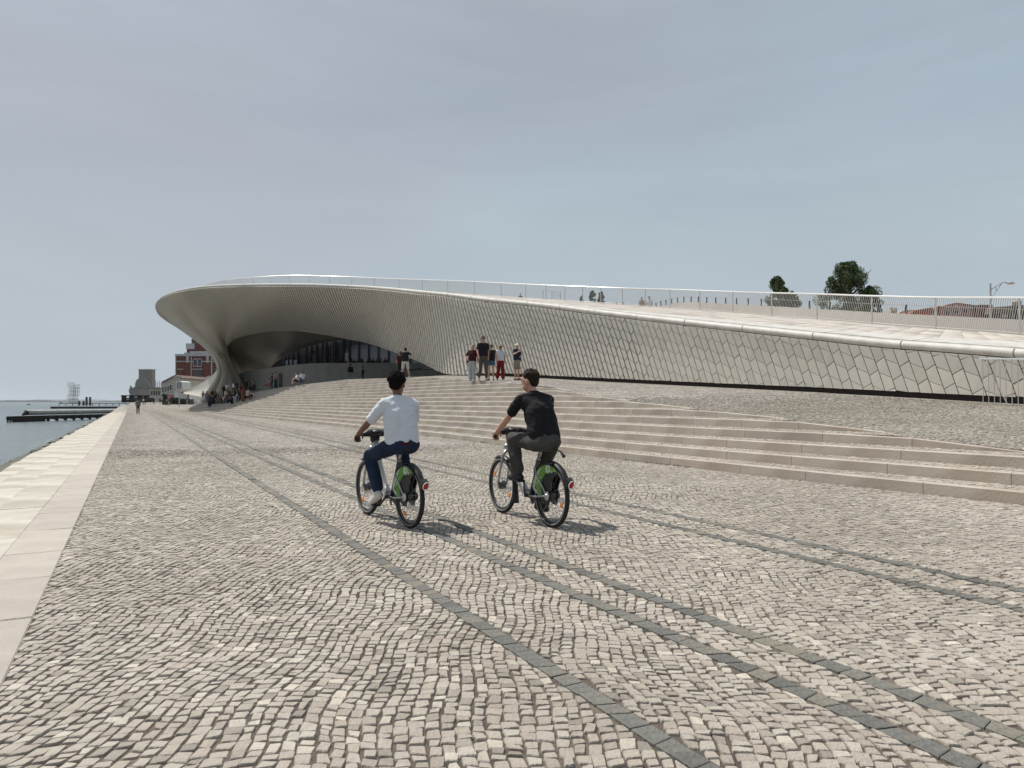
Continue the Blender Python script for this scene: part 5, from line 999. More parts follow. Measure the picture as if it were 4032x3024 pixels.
def body_parts(J, s, bottoms='long', top='tee', fat=1., headdir=None, fingers=False, loose=1., hand_curl=None):
    """returns builders: skin, shirt, trousers/skirt, shoes, hair; J joints, s unit scale"""
    J = {k: V(v) for k, v in J.items()}; sk, sh, tr, so_, ha = MB(), MB(), MB(), MB(), MB(); f = fat
    up = (J['neck'] - J['pel']).normalized(); side = (J['shL'] - J['shR']).normalized(); fwd = side.cross(up).normalized()
    if headdir is not None: hf = V(headdir).normalized()
    else: hf = fwd.copy(); hf.z *= .5; hf.normalize()
    hs = V((0, 0, 1)).cross(hf).normalized(); hu = hf.cross(hs)
    hd = J['head']; rot = Matrix((hf, hs, hu)).transposed()
    def hp(x, y, z): return hd + hf * x + hs * y + hu * z
    # skin: head with face, neck, arms, hands, legs and a torso core
    sk.ell(hp(-.005, 0, .025), (.098, .077, .100), 18, 12, rot); sk.ell(hp(.025, 0, -.045), (.068, .056, .072), 14, 10, rot); sk.capsule(hp(.082, 0, .012), hp(.098, 0, -.018), .010, .014, 8, 3); sk.ell(hp(.072, 0, -.062), (.024, .026, .012), 8, 6, rot)
    for q in (-1, 1): sk.ell(hp(-.008, q * .080, -.005), (.022, .012, .034), 9, 6, rot); sk.ell(hp(.078, q * .03, .022), (.012, .018, .008), 8, 5, rot)
    sk.capsule(J['neck'] - up * .03, hp(-.012, 0, -.06), .054 * f, .050, 12)
    for a in 'LR':
        S_, E_, H_ = J['sh' + a], J['el' + a], J['ha' + a]; sk.capsule(S_, E_, .047 * f, .038 * f, 12); fo = (H_ - E_); wr = E_ + fo * .96
        sk.capsule(E_, E_ + fo * .35, .038 * f, .040 * f, 12); sk.capsule(E_ + fo * .35, wr, .040 * f, .025, 12)
        fd = fo.normalized(); q = 1 if a == 'L' else -1
        hdn = V(hand_curl[a][0]).normalized() if hand_curl else fd; pn = V(hand_curl[a][1]).normalized() if hand_curl else side * q * 1.0
        ps = hdn.cross(pn).normalized() * q                        # across the palm, thumb side positive
        c0 = wr + hdn * .03; sk.ell(wr + hdn * .045, (.046, .018, .036), 10, 7, Matrix((hdn, pn, ps)).transposed())
        if fingers:
            for k, (w_, L) in enumerate(((.030, .070), (.010, .080), (-.010, .074), (-.029, .058))):
                b0 = wr + hdn * .080 + ps * w_; b1 = b0 + (hdn * .75 - pn * .65).normalized() * L * .42; b2 = b1 + (-pn * .95 - hdn * .1).normalized() * L * .34; b3 = b2 + (-hdn * .85 - pn * .3).normalized() * L * .28
                sk.capsule(b0, b1, .0095, .009, 8, 3); sk.capsule(b1, b2, .009, .0082, 8, 3); sk.capsule(b2, b3, .0082, .0072, 8, 3)
            t0 = wr + hdn * .025 + ps * .034; t1 = t0 + (ps * .5 + hdn * .7 - pn * .3).normalized() * .036; t2 = t1 + (hdn * .6 - pn * .7).normalized() * .028; sk.capsule(t0, t1, .012, .0105, 8, 3); sk.capsule(t1, t2, .0105, .009, 8, 3)
        else:
            for w_ in (.02, .004, -.014, -.028): sk.capsule(wr + hdn * .075 + ps * w_, wr + hdn * .115 + ps * w_ - pn * .025, .009, .008, 6, 2)
            sk.capsule(wr + hdn * .03 + ps * .035, wr + hdn * .07 + ps * .05 - pn * .01, .011, .009, 6, 2)
        hj, kj, aj, tj = J['hi' + a], J['kn' + a], J['an' + a], J['to' + a]
        sk.capsule(hj, kj, .078 * f, .052 * f, 12); sk.capsule(kj, kj + (aj - kj) * .35, .050 * f, .054 * f, 12); sk.capsule(kj + (aj - kj) * .35, aj, .054 * f, .034, 12); sk.capsule(aj, tj + V((0, 0, .0)), .036, .028, 10)
        td = (tj - aj); heel = aj - V((td.x, td.y, 0)).normalized() * .035 + V((0, 0, -.045))
        dn = V((0, 0, -1)) if td.z > -.12 else (V((0, 0, -1)) + td.normalized()).normalized() * .6
        so_.capsule(heel, tj + V((0, 0, .004)), .044, .040, 12, 4); so_.capsule(aj + V((0, 0, -.02)), aj + td * .5, .044, .036, 12, 4)
    pc = J['pel']; cc = J['chest']
    sk.capsule(pc - side * .06, pc + side * .06, .085 * f, .085 * f); sk.capsule(pc, cc, .085 * f, .085 * f); sk.capsule(J['shL'] * .9 + J['shR'] * .1, J['shR'] * .9 + J['shL'] * .1, .05, .05)
    # shirt
    L = loose
    if top != 'none':
        for q in (-1, 1):
            sh.capsule(cc + side * q * .075 + up * .02, pc + side * q * .085 + up * (.02 if top != 'crop' else .12), .115 * f * L, .108 * f * L, 14); sh.capsule(cc + side * q * .07 + up * .06, (J['shL'] if q > 0 else J['shR']) + side * -q * .02 - up * .012, .105 * f, .068 * f, 14)
        sh.capsule(cc + up * .03, pc + up * (.03 if top != 'crop' else .13), .116 * f * L, .120 * f * L, 14); sh.capsule(J['shL'] * .75 + J['shR'] * .25 - up * .04, J['shR'] * .75 + J['shL'] * .25 - up * .04, .082 * f, .082 * f, 14); sh.capsule(cc, J['neck'] - up * .07, .11 * f, .075 * f, 14)
        sh.capsule(J['shL'] + up * .006, J['neck'] - up * .005, .058 * f, .058, 12); sh.capsule(J['shR'] + up * .006, J['neck'] - up * .005, .058 * f, .058, 12)
        frs = .62 if top in ('tee', 'crop', 'shirt') else (.94 if top == 'long' else .12)
        for a in 'LR':
            S_, E_, H_ = J['sh' + a], J['el' + a], J['ha' + a]; e1 = S_ + (E_ - S_) * min(1, frs * (1.35 if top == 'shirt' else 1.0)); sh.capsule(S_, e1, .064 * f * (1 + (L - 1) * .7), .060 * f * L, 14, 5)
            if top == 'long': sh.capsule(E_, E_ + (H_ - E_) * .92, .052 * f, .036, 12)
    # trousers, shorts, skirt or dress
    if bottoms == 'dress':
        for q in (-1, 1): tr.capsule(cc + side * q * .06, pc + side * q * .08, .118 * f, .125 * f)
        for a in 'LR': hj, kj, aj = J['hi' + a], J['kn' + a], J['an' + a]; tr.capsule(hj, kj, .12, .115); tr.capsule(kj, kj + (aj - kj) * .75, .115, .12)
        tr.capsule((J['knL'] + J['knR']) / 2, pc, .12, .12)
    else:
        tr.capsule(pc - side * .07 - up * .02, pc + side * .07 - up * .02, .115 * f, .115 * f, 14); tr.capsule(pc - side * .06 + up * .07, pc + side * .06 + up * .07, .105 * f, .105 * f, 14)
        for a in 'LR':
            hj, kj, aj = J['hi' + a], J['kn' + a], J['an' + a]; w_ = {'jeans': (.106, .080, .072), 'long': (.098, .070, .060), 'wide': (.10, .088, .098), 'shorts': (.100, .088, 0), 'hot': (.098, .088, 0)}[bottoms]
            if bottoms in ('shorts', 'hot'): tr.capsule(hj, hj + (kj - hj) * (.80 if bottoms == 'shorts' else .35), w_[0] * f, w_[1] * f, 14)
            else: tr.capsule(hj, kj, w_[0] * f, w_[1] * f, 14); tr.capsule(kj, aj + (kj - aj) * .10, w_[1] * f, w_[2] * f, 14)
    # hair
    return sk, sh, tr, so_, ha, hp, rot
def hair(ha, hp, rot, style):
    if style == 'short': ha.ell(hp(-.022, 0, .045), (.100, .086, .092), 16, 10, rot); ha.ell(hp(-.045, 0, .005), (.066, .080, .075), 14, 8, rot); ha.ell(hp(.045, 0, .095), (.050, .060, .030), 12, 8, rot)
    elif style == 'curly':
        ha.ell(hp(-.018, 0, .060), (.112, .094, .094), 16, 10, rot); ha.ell(hp(-.055, 0, .0), (.055, .074, .06), 14, 8, rot); r = random.Random(3)
        for k in range(60):
            a = r.uniform(0, 6.28); e = r.uniform(-.1, 1.5); ha.ell(hp(-.018 + .104 * math.cos(e) * math.cos(a), .088 * math.cos(e) * math.sin(a), .060 + .090 * math.sin(e)), (.019, .019, .019), 7, 5)
    elif style == 'wavy':
        ha.ell(hp(-.022, 0, .046), (.098, .083, .088), 16, 10, rot); ha.ell(hp(-.052, 0, .0), (.052, .072, .068), 14, 8, rot); r = random.Random(5)
        for k in range(26):
            a = r.uniform(0, 6.28); e = r.uniform(.1, 1.4); ha.capsule(hp(-.025 + .092 * math.cos(e) * math.cos(a), .078 * math.cos(e) * math.sin(a), .050 + .080 * math.sin(e)), hp(-.02 + .10 * math.cos(e) * math.cos(a + .4), .082 * math.cos(e) * math.sin(a + .4), .056 + .086 * math.sin(e)), .014, .009, 6, 3)
    elif style == 'long': ha.ell(hp(-.02, 0, .045), (.098, .086, .090), 16, 10, rot); ha.capsule(hp(-.06, 0, .0), hp(-.075, 0, -.20), .075, .055, 14)
    elif style == 'cap': ha.ell(hp(-.012, 0, .055), (.106, .088, .078), 16, 10, rot); ha.ell(hp(.085, 0, .045), (.06, .06, .012), 12, 6, rot)
MCACHE = {}
def person(label, loc, face, pose='stand', skin='light', top='black', bottom='denim', shoes='black', hairc='dark', style='short', kind=('tee', 'long'), size=1., vox=.026, group=None, tilt=0., acc=None, flip=False):
    """one person: a continuous skin mesh with clothes, shoes and hair as parts; face = heading in radians from +X"""
    key = (pose, kind, style, vox)
    if key not in MCACHE:
        sk, sh, tr, so_, ha, hp, rot = body_parts(POSES[pose], 1, kind[1], kind[0]); hair(ha, hp, rot, style); d = {}
        for nm, b, vx in (('body', sk, vox * .8), ('shirt', sh, vox), ('dress' if kind[1] == 'dress' else ('shorts' if kind[1] in ('shorts', 'hot') else 'trousers'), tr, vox), ('shoes', so_, vox * .8), ('hair' if style != 'cap' else 'cap', ha, vox * .7)):
            if b.v: d[nm] = remesh(b, nm, vx, 2)
        MCACHE[key] = d
    t = empty('person', tuple(loc), face, label, 'person', group); t.scale = (size, size * (-1 if flip else 1), size)
    mats = {'body': SK[skin], 'shirt': CL[top], 'dress': CL[bottom], 'trousers': CL[bottom], 'shorts': CL[bottom], 'shoes': SH[shoes], 'hair': HR[hairc], 'cap': HR['white']}
    for nm, me in MCACHE[key].items():
        o = bpy.data.objects.new(nm, me); COL.objects.link(o); o.parent = t
        if not me.materials: me.materials.append(None)
        o.material_slots[0].link = 'OBJECT'; o.material_slots[0].material = mats[nm]
    J = POSES[pose]
    if acc == 'glasses': m_ = MB(); h_ = J['head']; m_.box((h_[0] + .085, h_[1], h_[2] + .022), (.03, .135, .032)); m_.build('sunglasses', MT['black'], t)
    if acc == 'bag': m_ = MB(); m_.ell((-.10, .26, 1.02), (.12, .07, .16), 12, 8); m_.tube([(-.1, .24, 1.14), (.02, .12, 1.46), (.12, -.1, 1.30), (-.05, .1, 1.1)], .015, 5); m_.build('shoulder_bag', CL['navy'], t)
    if acc == 'backpack': m_ = MB(); m_.ell((-.20, 0, 1.24), (.10, .15, .22), 12, 8); m_.build('backpack', CL['black'], t)
    if acc == 'handbag': m_ = MB(); m_.ell((.0, .24, .98), (.11, .05, .12), 10, 7); m_.tube([(0, .22, 1.05), (0, .16, 1.45)], .01, 5); m_.build('handbag', CL['maroon'], t)
    if acc == 'camera': m_ = MB(); m_.box((.24, 0, 1.62), (.04, .12, .07)); m_.build('camera', MT['black'], t)
    return t
def pix(px, py):
    while True:
        p = hit(px, py)
        if p is not None and p.y < 125: return p
        py += 1.5
UH = math.atan2(CT, -ST)                                            # heading of +u (along the quay, away)
def hdg(ddx, ddy): return math.atan2(ddy, ddx)
# strollers coming over the terrace
g = 'group of strollers on the terrace'
person('woman in maroon tee and pale wide jeans, leftmost of the strolling group', pix(1860, 1504), hdg(-.2, -1), 'akimbo1', 'light', 'maroon', 'paledenim', 'white', 'brown', 'long', ('tee', 'wide'), .93, .018, g, acc='handbag', flip=True)
person('tall man in black polo shirt and brown trousers with sunglasses on the terrace', pix(1902, 1503), hdg(.3, -1), 'walk', 'light', 'black', 'brown', 'grey', 'dark', 'short', ('tee', 'long'), 1.10, .018, g, acc='glasses')
person('woman in black top and blue denim shorts right of the tall man', pix(1934, 1498), hdg(-.1, -1), 'stand', 'light', 'black', 'shortsdenim', 'tan', 'dark', 'short', ('sleeveless', 'hot'), .90, .018, g, acc='glasses')
person('woman in white top and wide red trousers with sunglasses on the terrace', pix(1970, 1497), hdg(.25, -1), 'walk', 'tan', 'white', 'red', 'black', 'brown', 'long', ('tee', 'wide'), .91, .018, g, acc='glasses')
person('man in white cap, navy tee and khaki shorts, rightmost of the strolling group', pix(2035, 1497), hdg(.7, -.7), 'point', 'light', 'navy', 'khaki', 'tan', 'white', 'cap', ('tee', 'shorts'), .95, .018, g, acc='bag', flip=False)
person('man in black tee and white shorts raising both hands to photograph the arch', pix(1596, 1492), hdg(-.1, 1), 'arms_up', 'light', 'black', 'offwhite', 'white', 'dark', 'short', ('tee', 'shorts'), .99, .018, acc='camera')
def far_p(label, px, pyf, Y, z, *a, **k):
    d = ray(px, pyf); t = Y / d[1]; return person(label, (d[0] * t, Y, z), *a, **k)
person('person in dark maroon clothes half hidden behind the man taking a photograph', at(1577, 1491, 44), hdg(0, 1), 'stand', 'tan', 'maroon', 'black', 'black', 'dark', 'short', size=.97, vox=.03)
far_p('man in dark jacket and khaki trousers standing before the shaded low wall', 1380, 1500, 68, 3.28, hdg(.2, 1), 'stand', 'tan', 'black', 'khaki', 'black', 'black', 'short', ('long', 'long'), size=1.02, acc='backpack')
far_p('figure dressed all in black leaning by the shaded low wall', 1428, 1500, 68, 3.20, hdg(1, .3), 'crossed', 'tan', 'black', 'black', 'black', 'black', 'short', ('long', 'long'), size=.93)
# people at the top of the steps, right of the crowd
g = 'people resting along the top of the steps'
person('barelegged person sitting on the top step with white shirt beside the low wall', pix(1172, 1521) + V((0, 0, .3)), hdg(-.8, -.6), 'sit', 'light', 'white', 'navy', 'tan', 'dark', 'long', ('tee', 'shorts'), group=g)
person('person in white top lounging with a dark bag right of the barelegged sitter', pix(1190, 1518) + V((0, 0, .3)), hdg(.2, -.9), 'sit_out', 'tan', 'white', 'navy', 'black', 'black', 'short', ('tee', 'long'), group=g)
person('person in salmon top stretching legs down the steps left of the three standing figures', pix(1058, 1532) + V((0, 0, .3)), hdg(-.9, -.5), 'sit_out', 'light', 'salmon', 'salmon', 'white', 'dark', 'short', ('tee', 'long'), group=g)
person('figure in navy top, left of three standing before the low wall', pix(1071, 1526), hdg(-1, -.3), 'stand', 'tan', 'navy', 'black', 'black', 'black', 'short', size=.95, group=g)
person('figure in grey top and teal trousers, middle of three standing before the low wall', pix(1086, 1524), hdg(0, -1), 'crossed', 'tan', 'grey', 'teal', 'black', 'black', 'short', ('tee', 'wide'), size=.97, group=g)
person('figure in long brown dress, right of three standing before the low wall', pix(1104, 1522), hdg(.3, -1), 'hips', 'tan', 'brown', 'brown', 'black', 'dark', 'long', ('sleeveless', 'dress'), size=.94, group=g)
# the crowd in the shade of the overhang
g = 'crowd resting in the shade of the overhang'
S3 = V((0, 0, .30))
CR = [
 (799, 1583, 'walk', 'salmon', 'salmon', 'person in salmon top and trousers walking at the left end of the crowd', ('tee', 'long'), .98, 'short', (-.5, -1)),
 (813, 1592, 'stand', 'grey', 'grey', 'person in pale grey shirt standing second from the left of the crowd', ('long', 'long'), .98, 'short', (.3, 1)),
 (823, 1610, 'crossed', 'bluegrey', 'denim', 'person in denim jacket and dark jeans standing in front of the crowd', ('long', 'long'), .98, 'short', (.5, -.6)),
 (836, 1585, 'stand', 'maroon', 'black', 'person in dark maroon top standing behind the denim jacket', ('tee', 'long'), 1.0, 'short', (0, -1)),
 (841, 1604, 'sit', 'black', 'black', 'person in wide black clothes sitting beside the denim jacket', ('long', 'wide'), 1.3, 'short', (-.4, -1)),
 (861, 1562, 'hips', 'black', 'black', 'man in black tee with hands on hips standing above the seated crowd', ('tee', 'long'), 1.0, 'short', (0, 1)),
 (860, 1597, 'sit', 'purple', 'purple', 'child in purple top sitting low in front of the crowd', ('tee', 'long'), .85, 'long', (-.5, -1)),
 (881, 1565, 'stand', 'maroon', 'navy', 'dark haired woman standing right of the man with hands on hips', ('tee', 'long'), .93, 'long', (.2, -1)),
 (894, 1556, 'stand', 'white', 'olive', 'person in white shirt and mustard trousers standing before the pillar', ('tee', 'long'), .99, 'short', (.1, 1)),
 (874, 1590, 'sit_knees', 'black', 'brown', 'person in black hugging knees in the middle of the crowd', ('tee', 'long'), 1.05, 'long', (-.7, -1)),
 (888, 1586, 'stand', 'cream', 'khaki', 'person in cream top and khaki trousers standing mid crowd', ('tee', 'long'), .88, 'long', (-.4, -1)),
 (908, 1582, 'sit_out', 'bluegrey', 'bluegrey', 'person in blue grey clothes sitting with legs stretched', ('long', 'long'), 1.05, 'short', (-1, -.4)),
 (920, 1560, 'stand', 'white', 'black', 'person in white shirt and black trousers standing by the pillar foot', ('tee', 'long'), .98, 'short', (-.3, -1)),
 (931, 1556, 'crossed', 'black', 'olive', 'person in black top beside the white shirted one by the pillar foot', ('tee', 'long'), 1.0, 'short', (.2, -1)),
 (937, 1577, 'sit_knees', 'white', 'grey', 'person in white tee sitting hunched with back to the viewer', ('tee', 'long'), 1.15, 'short', (.2, 1)),
 (924, 1574, 'sit', 'teal', 'denim', 'person in teal top sitting left of the hunched white tee', ('tee', 'long'), 1.0, 'short', (-.8, -.5)),
 (946, 1566, 'stand', 'red', 'black', 'person in dark red top standing behind the hunched white tee', ('tee', 'long'), .93, 'short', (-1, 0)),
 (957, 1588, 'stand', 'orange', 'orange', 'woman in long rust coloured dress standing at the right of the crowd', ('sleeveless', 'dress'), .93, 'long', (-.3, 1)),
 (975, 1580, 'sit', 'pink', 'maroon', 'person in pale pink shirt sitting beside the rust dress', ('tee', 'long'), 1.1, 'short', (.3, 1)),
 (972, 1550, 'stand', 'black', 'black', 'person all in black standing behind the pale pink shirt', ('long', 'long'), .95, 'long', (-.2, -1)),
 (958, 1562, 'sit_knees', 'brown', 'black', 'person in brown top sitting behind the rust dress', ('long', 'long'), 1.1, 'long', (-.6, -1)),
 (993, 1549, 'sit_knees', 'navy', 'white', 'person in navy jacket and white trousers sitting second from the right end', ('long', 'wide'), 1.2, 'long', (-.7, -.7)),
 (984, 1556, 'sit', 'green', 'black', 'person in dark green sitting between the black clothes and the navy jacket', ('long', 'long'), 1.1, 'short', (-.4, -.8)),
 (867, 1584, 'sit_knees', 'black', 'black', 'person in black sitting curled up behind the child in purple', ('long', 'long'), 1.1, 'short', (-.5, -.8)),
 (900, 1592, 'sit', 'navy', 'denim', 'person in navy top and jeans sitting lowest in the middle of the crowd', ('tee', 'long'), 1.1, 'long', (-.3, -1)),
 (914, 1590, 'sit_knees', 'brown', 'black', 'person in brown sitting below the outstretched blue grey legs', ('long', 'long'), 1.1, 'short', (-.6, -.8)),
 (948, 1583, 'sit', 'black', 'charcoal', 'person in black sitting directly left of the rust dress', ('long', 'long'), 1.1, 'short', (-.2, -1)),
 (966, 1570, 'sit_knees', 'maroon', 'black', 'person in maroon top hugging knees behind the pale pink shirt', ('tee', 'long'), 1.1, 'long', (.4, -1)),
 (1003, 1547, 'sit', 'charcoal', 'black', 'person in charcoal sitting last at the right end of the crowd', ('long', 'long'), 1.1, 'short', (-.9, -.5)),
 (849, 1577, 'sit', 'olive', 'black', 'person in mustard top sitting half hidden in the left of the crowd', ('tee', 'long'), 1.05, 'short', (.2, -.8)),
 (901, 1572, 'sit', 'charcoal', 'charcoal', 'person in charcoal clothes sitting below the mustard trousers', ('long', 'long'), 1.1, 'short', (-.2, -.9))]
for i, (px, py, pose, tp, bt_, lb, kd, sz, st_, fc) in enumerate(CR):
    p = pix(px, py); p = p + (S3 if pose == 'sit' else V((0, 0, 0)))
    person(lb, p, hdg(*fc), pose, ('light', 'tan', 'brown')[i % 3], tp, bt_, ('black', 'white', 'grey')[i % 3], 'black' if i % 2 else 'dark', st_, kd, sz, .03, g)
# walkers on the promenade
person('man in grey green shirt walking away alone along the quay side', pix(543, 1631), UH, 'walk', 'tan', 'greygreen', 'brown', 'black', 'dark', 'short', ('shirt', 'long'), 1.04, .026)
g = 'distant walkers on the promenade'
for px, py, Yw, tp, bt_, lb in ((564, 1593, 0, 'white', 'navy', 'distant walker in white top and dark trousers, left of a pair'), (572, 1592, 0, 'navy', 'navy', 'distant walker in navy, right of a pair'), (591, 1588, 0, 'black', 'black', 'distant walker in black just right of the pair'), (605, 1592, 0, 'black', 'maroon', 'distant walker in black top and dark red trousers'), (616, 1590, 0, 'lilac', 'white', 'distant walker in lilac top and white trousers'), (630, 1589, 0, 'black', 'charcoal', 'distant walker in black right of the lilac top'), (660, 1597, 0, 'grey', 'maroon', 'distant walker in grey top and maroon trousers by the shrubs'), (668, 1597, 0, 'maroon', 'brown', 'distant walker in maroon top right beside the grey top'), (640, 1590, 0, 'bluegrey', 'black', 'distant walker in blue grey before the gabled building'), (648, 1592, 0, 'brown', 'black', 'distant walker in brown left of the shrubs')):
    p = hit(px, py) or atz(px, py, .1); person(lb, p, UH + (px % 3) * 1.5, 'walk' if px % 2 else 'stand', 'tan', tp, bt_, 'black', 'dark', 'short', ('tee', 'long'), 1.0, .03, g)
for px, py, tp, bt_, lb in ((718, 1563, 'black', 'maroon', 'dark figure coming down the ramp behind the white wall, upper one'), (728, 1568, 'maroon', 'black', 'dark red figure on the ramp behind the white wall, lower one')):
    q = at(px, py, YR + 2.5); person(lb, q, hdg(.5, -1), 'walk', 'tan', tp, bt_, 'black', 'black', 'short', ('tee', 'long'), .95, .03, 'people on the ramp')
q = at(741, 1571, YR - .9); person('person in blue grey shirt standing on the brown stone block', q, hdg(0, 1), 'stand', 'tan', 'bluegrey', 'black', 'black', 'dark', 'short', ('tee', 'long'), .93, .03)
# visitors on the roof, cut off by its crest
def roofp(lb, px, pyh, Y, *a, **k):
    d = at(px, pyh, Y); return person(lb, (d.x, d.y, d.z - 1.72 * k.get('size', 1)), *a, **k)
roofp('woman with long hair in tan dress on the roof behind the railing', 2527, 1171, 56, hdg(0, -1), 'stand', 'tan', 'khaki', 'orange', 'black', 'dark', 'long', ('sleeveless', 'dress'), size=.93)
roofp('man in white shirt on the roof beside the woman in the tan dress', 2556, 1168, 56, hdg(-.3, -1), 'stand', 'tan', 'white', 'black', 'black', 'black', 'short', ('tee', 'long'), size=1.0)
roofp('person of whom only the dark haired head shows over the roof crest', 2049, 1157, 70, hdg(0, -1), 'stand', 'tan', 'black', 'black', 'black', 'black', 'short', size=1.0)
roofp('left of two people of whom only heads show over the roof crest', 2428, 1192, 66, hdg(0, -1), 'stand', 'tan', 'black', 'black', 'black', 'black', 'short', size=1.0)
roofp('right of two people of whom only heads show over the roof crest', 2455, 1193, 64, hdg(0, -1), 'stand', 'tan', 'maroon', 'black', 'black', 'dark', 'short', size=1.0)
# guests seated on the cafe terrace, only heads and shoulders above the low wall
for i, px in enumerate((1322, 1345, 1364, 1382, 1394, 1407, 1419, 1428, 1449, 1456, 1470, 1485, 1497, 1516, 1524)):
    Yc = float(interp(px, [(1300, 90), (1560, 86)])); q = at(px, 1424, Yc + .6 + (i % 3) * .4); person('dark seated cafe guest behind the low wall, %s' % ('leftmost', 'second from the left', 'third from the left', 'fourth from the left', 'fifth from the left', 'sixth from the left', 'seventh from the left', 'middle of the row', 'seventh from the right', 'sixth from the right', 'fifth from the right', 'fourth from the right', 'third from the right', 'second from the right', 'rightmost')[i], (q.x, q.y, 5.95 + .02 * (i % 4)), hdg(math.cos(i * 2.1), math.sin(i * 2.1)), 'sit', 'brown', ('black', 'navy', 'charcoal')[i % 3], 'black', 'black', 'black', 'short' if i % 2 else 'long', ('tee', 'long'), 1.0 - .04 * (i % 3), .035, 'guests seated on the cafe terrace')
# ------------------------------------------------------------------ the two bicycles and their riders (local frame: x forward, y left, z up, origin under the rear hub)
HZ, WB, WR = .335, 1.13, .335
def arc(cx, cz, r, a0, a1, n, y=0.): return [V((cx + r * math.cos(R(a)), y, cz + r * math.sin(R(a)))) for a in np.linspace(a0, a1, n)]
def ribbon(b, cx, cz, r, a0, a1, n, y0, y1, th, f=None):
    """curved plate following a wheel"""
    ring = []
    for i, a in enumerate(np.linspace(a0, a1, n)):
        k = 1 if f is None else f(i / (n - 1)); c, s = math.cos(R(a)), math.sin(R(a)); ym = (y0 + y1) / 2; h = (y1 - y0) / 2 * k
        ring.append([(cx + r * c, ym - h, cz + r * s), (cx + (r + th) * c, ym - h * .6, cz + (r + th) * s), (cx + (r + th) * c, ym + h * .6, cz + (r + th) * s), (cx + r * c, ym + h, cz + r * s)])
    Vv = [p for q in ring for p in q]; F = [(i * 4 + k, i * 4 + (k + 1) % 4, (i + 1) * 4 + (k + 1) % 4, (i + 1) * 4 + k) for i in range(n - 1) for k in range(4)]; F += [(3, 2, 1, 0), tuple((n - 1) * 4 + k for k in range(4))]; b.add(Vv, F)
def wheel(parent, cx, name, refl):
    h = empty(name, (cx, 0, HZ)); h.parent = parent
    b = MB(); b.tube([(.309 * math.cos(a), 0, .309 * math.sin(a)) for a in np.linspace(0, 2 * math.pi, 56, endpoint=False)], .0255, 12, closed=True); b.build('tyre', MT['rubber'], h, True)
    b = MB(); 
    for y in (-.0215, .0215): b.tube([(.301 * math.cos(a), y, .301 * math.sin(a)) for a in np.linspace(0, 2 * math.pi, 56, endpoint=False)], .0042, 5, closed=True)
    b.build('reflective_stripe', MT['trim'], h, True)
    b = MB(); b.tube([(.277 * math.cos(a), 0, .277 * math.sin(a)) for a in np.linspace(0, 2 * math.pi, 48, endpoint=False)], .0115, 8, closed=True); b.build('rim', MT['rim'], h, True)
    b = MB()
    for k in range(32):
        a = 2 * math.pi * k / 32; a2 = a + (.35 if k % 4 < 2 else -.35); y = .03 if k % 2 else -.03; b.tube([(.035 * math.cos(a2), y, .035 * math.sin(a2)), (.272 * math.cos(a), 0, .272 * math.sin(a))], .0017, 4)
    o = b.build('spokes', MT['spoke'], h); o['kind'] = 'stuff'
    b = MB(); b.tube([(0, -.045, 0), (0, -.03, 0), (0, .03, 0), (0, .045, 0)], [.018, .052, .052, .018], 16); b.build('hub', MT['rim'], h, True)
    for a in refl: b = MB(); m = Matrix.Rotation(-R(a), 3, 'Y'); b.box((.215 * math.cos(R(a)), .004, .215 * math.sin(R(a))), (.05, .016, .028), m @ Matrix.Rotation(R(90), 3, 'Y')); b.build('wheel_reflector', MT['orange'], h)
    return h
def crank(parent, ang):
    h = empty('crank_set', (.44, 0, .29)); h.parent = parent; b = MB()
    for q in (1, -1):
        a = R(ang) + (0 if q > 0 else math.pi); e = V((.165 * math.cos(a), q * .085, .165 * math.sin(a))); b.tube([(0, q * .075, 0), e], [.014, .010], 8)
    b.tube([(0, -.08, 0), (0, .08, 0)], .020, 10); b.build('crank', MT['rim'], h)
    for q in (1, -1):
        a = R(ang) + (0 if q > 0 else math.pi); p = MB(); p.box((.165 * math.cos(a), q * .135, .165 * math.sin(a)), (.09, .085, .022)); p.build('pedal', MT['black'], h)
    b = MB(); b.tube([(.092 * math.cos(a), -.055, .092 * math.sin(a)) for a in np.linspace(0, 2 * math.pi, 24, endpoint=False)], .010, 5, closed=True); b.build('chainring', MT['black'], h)
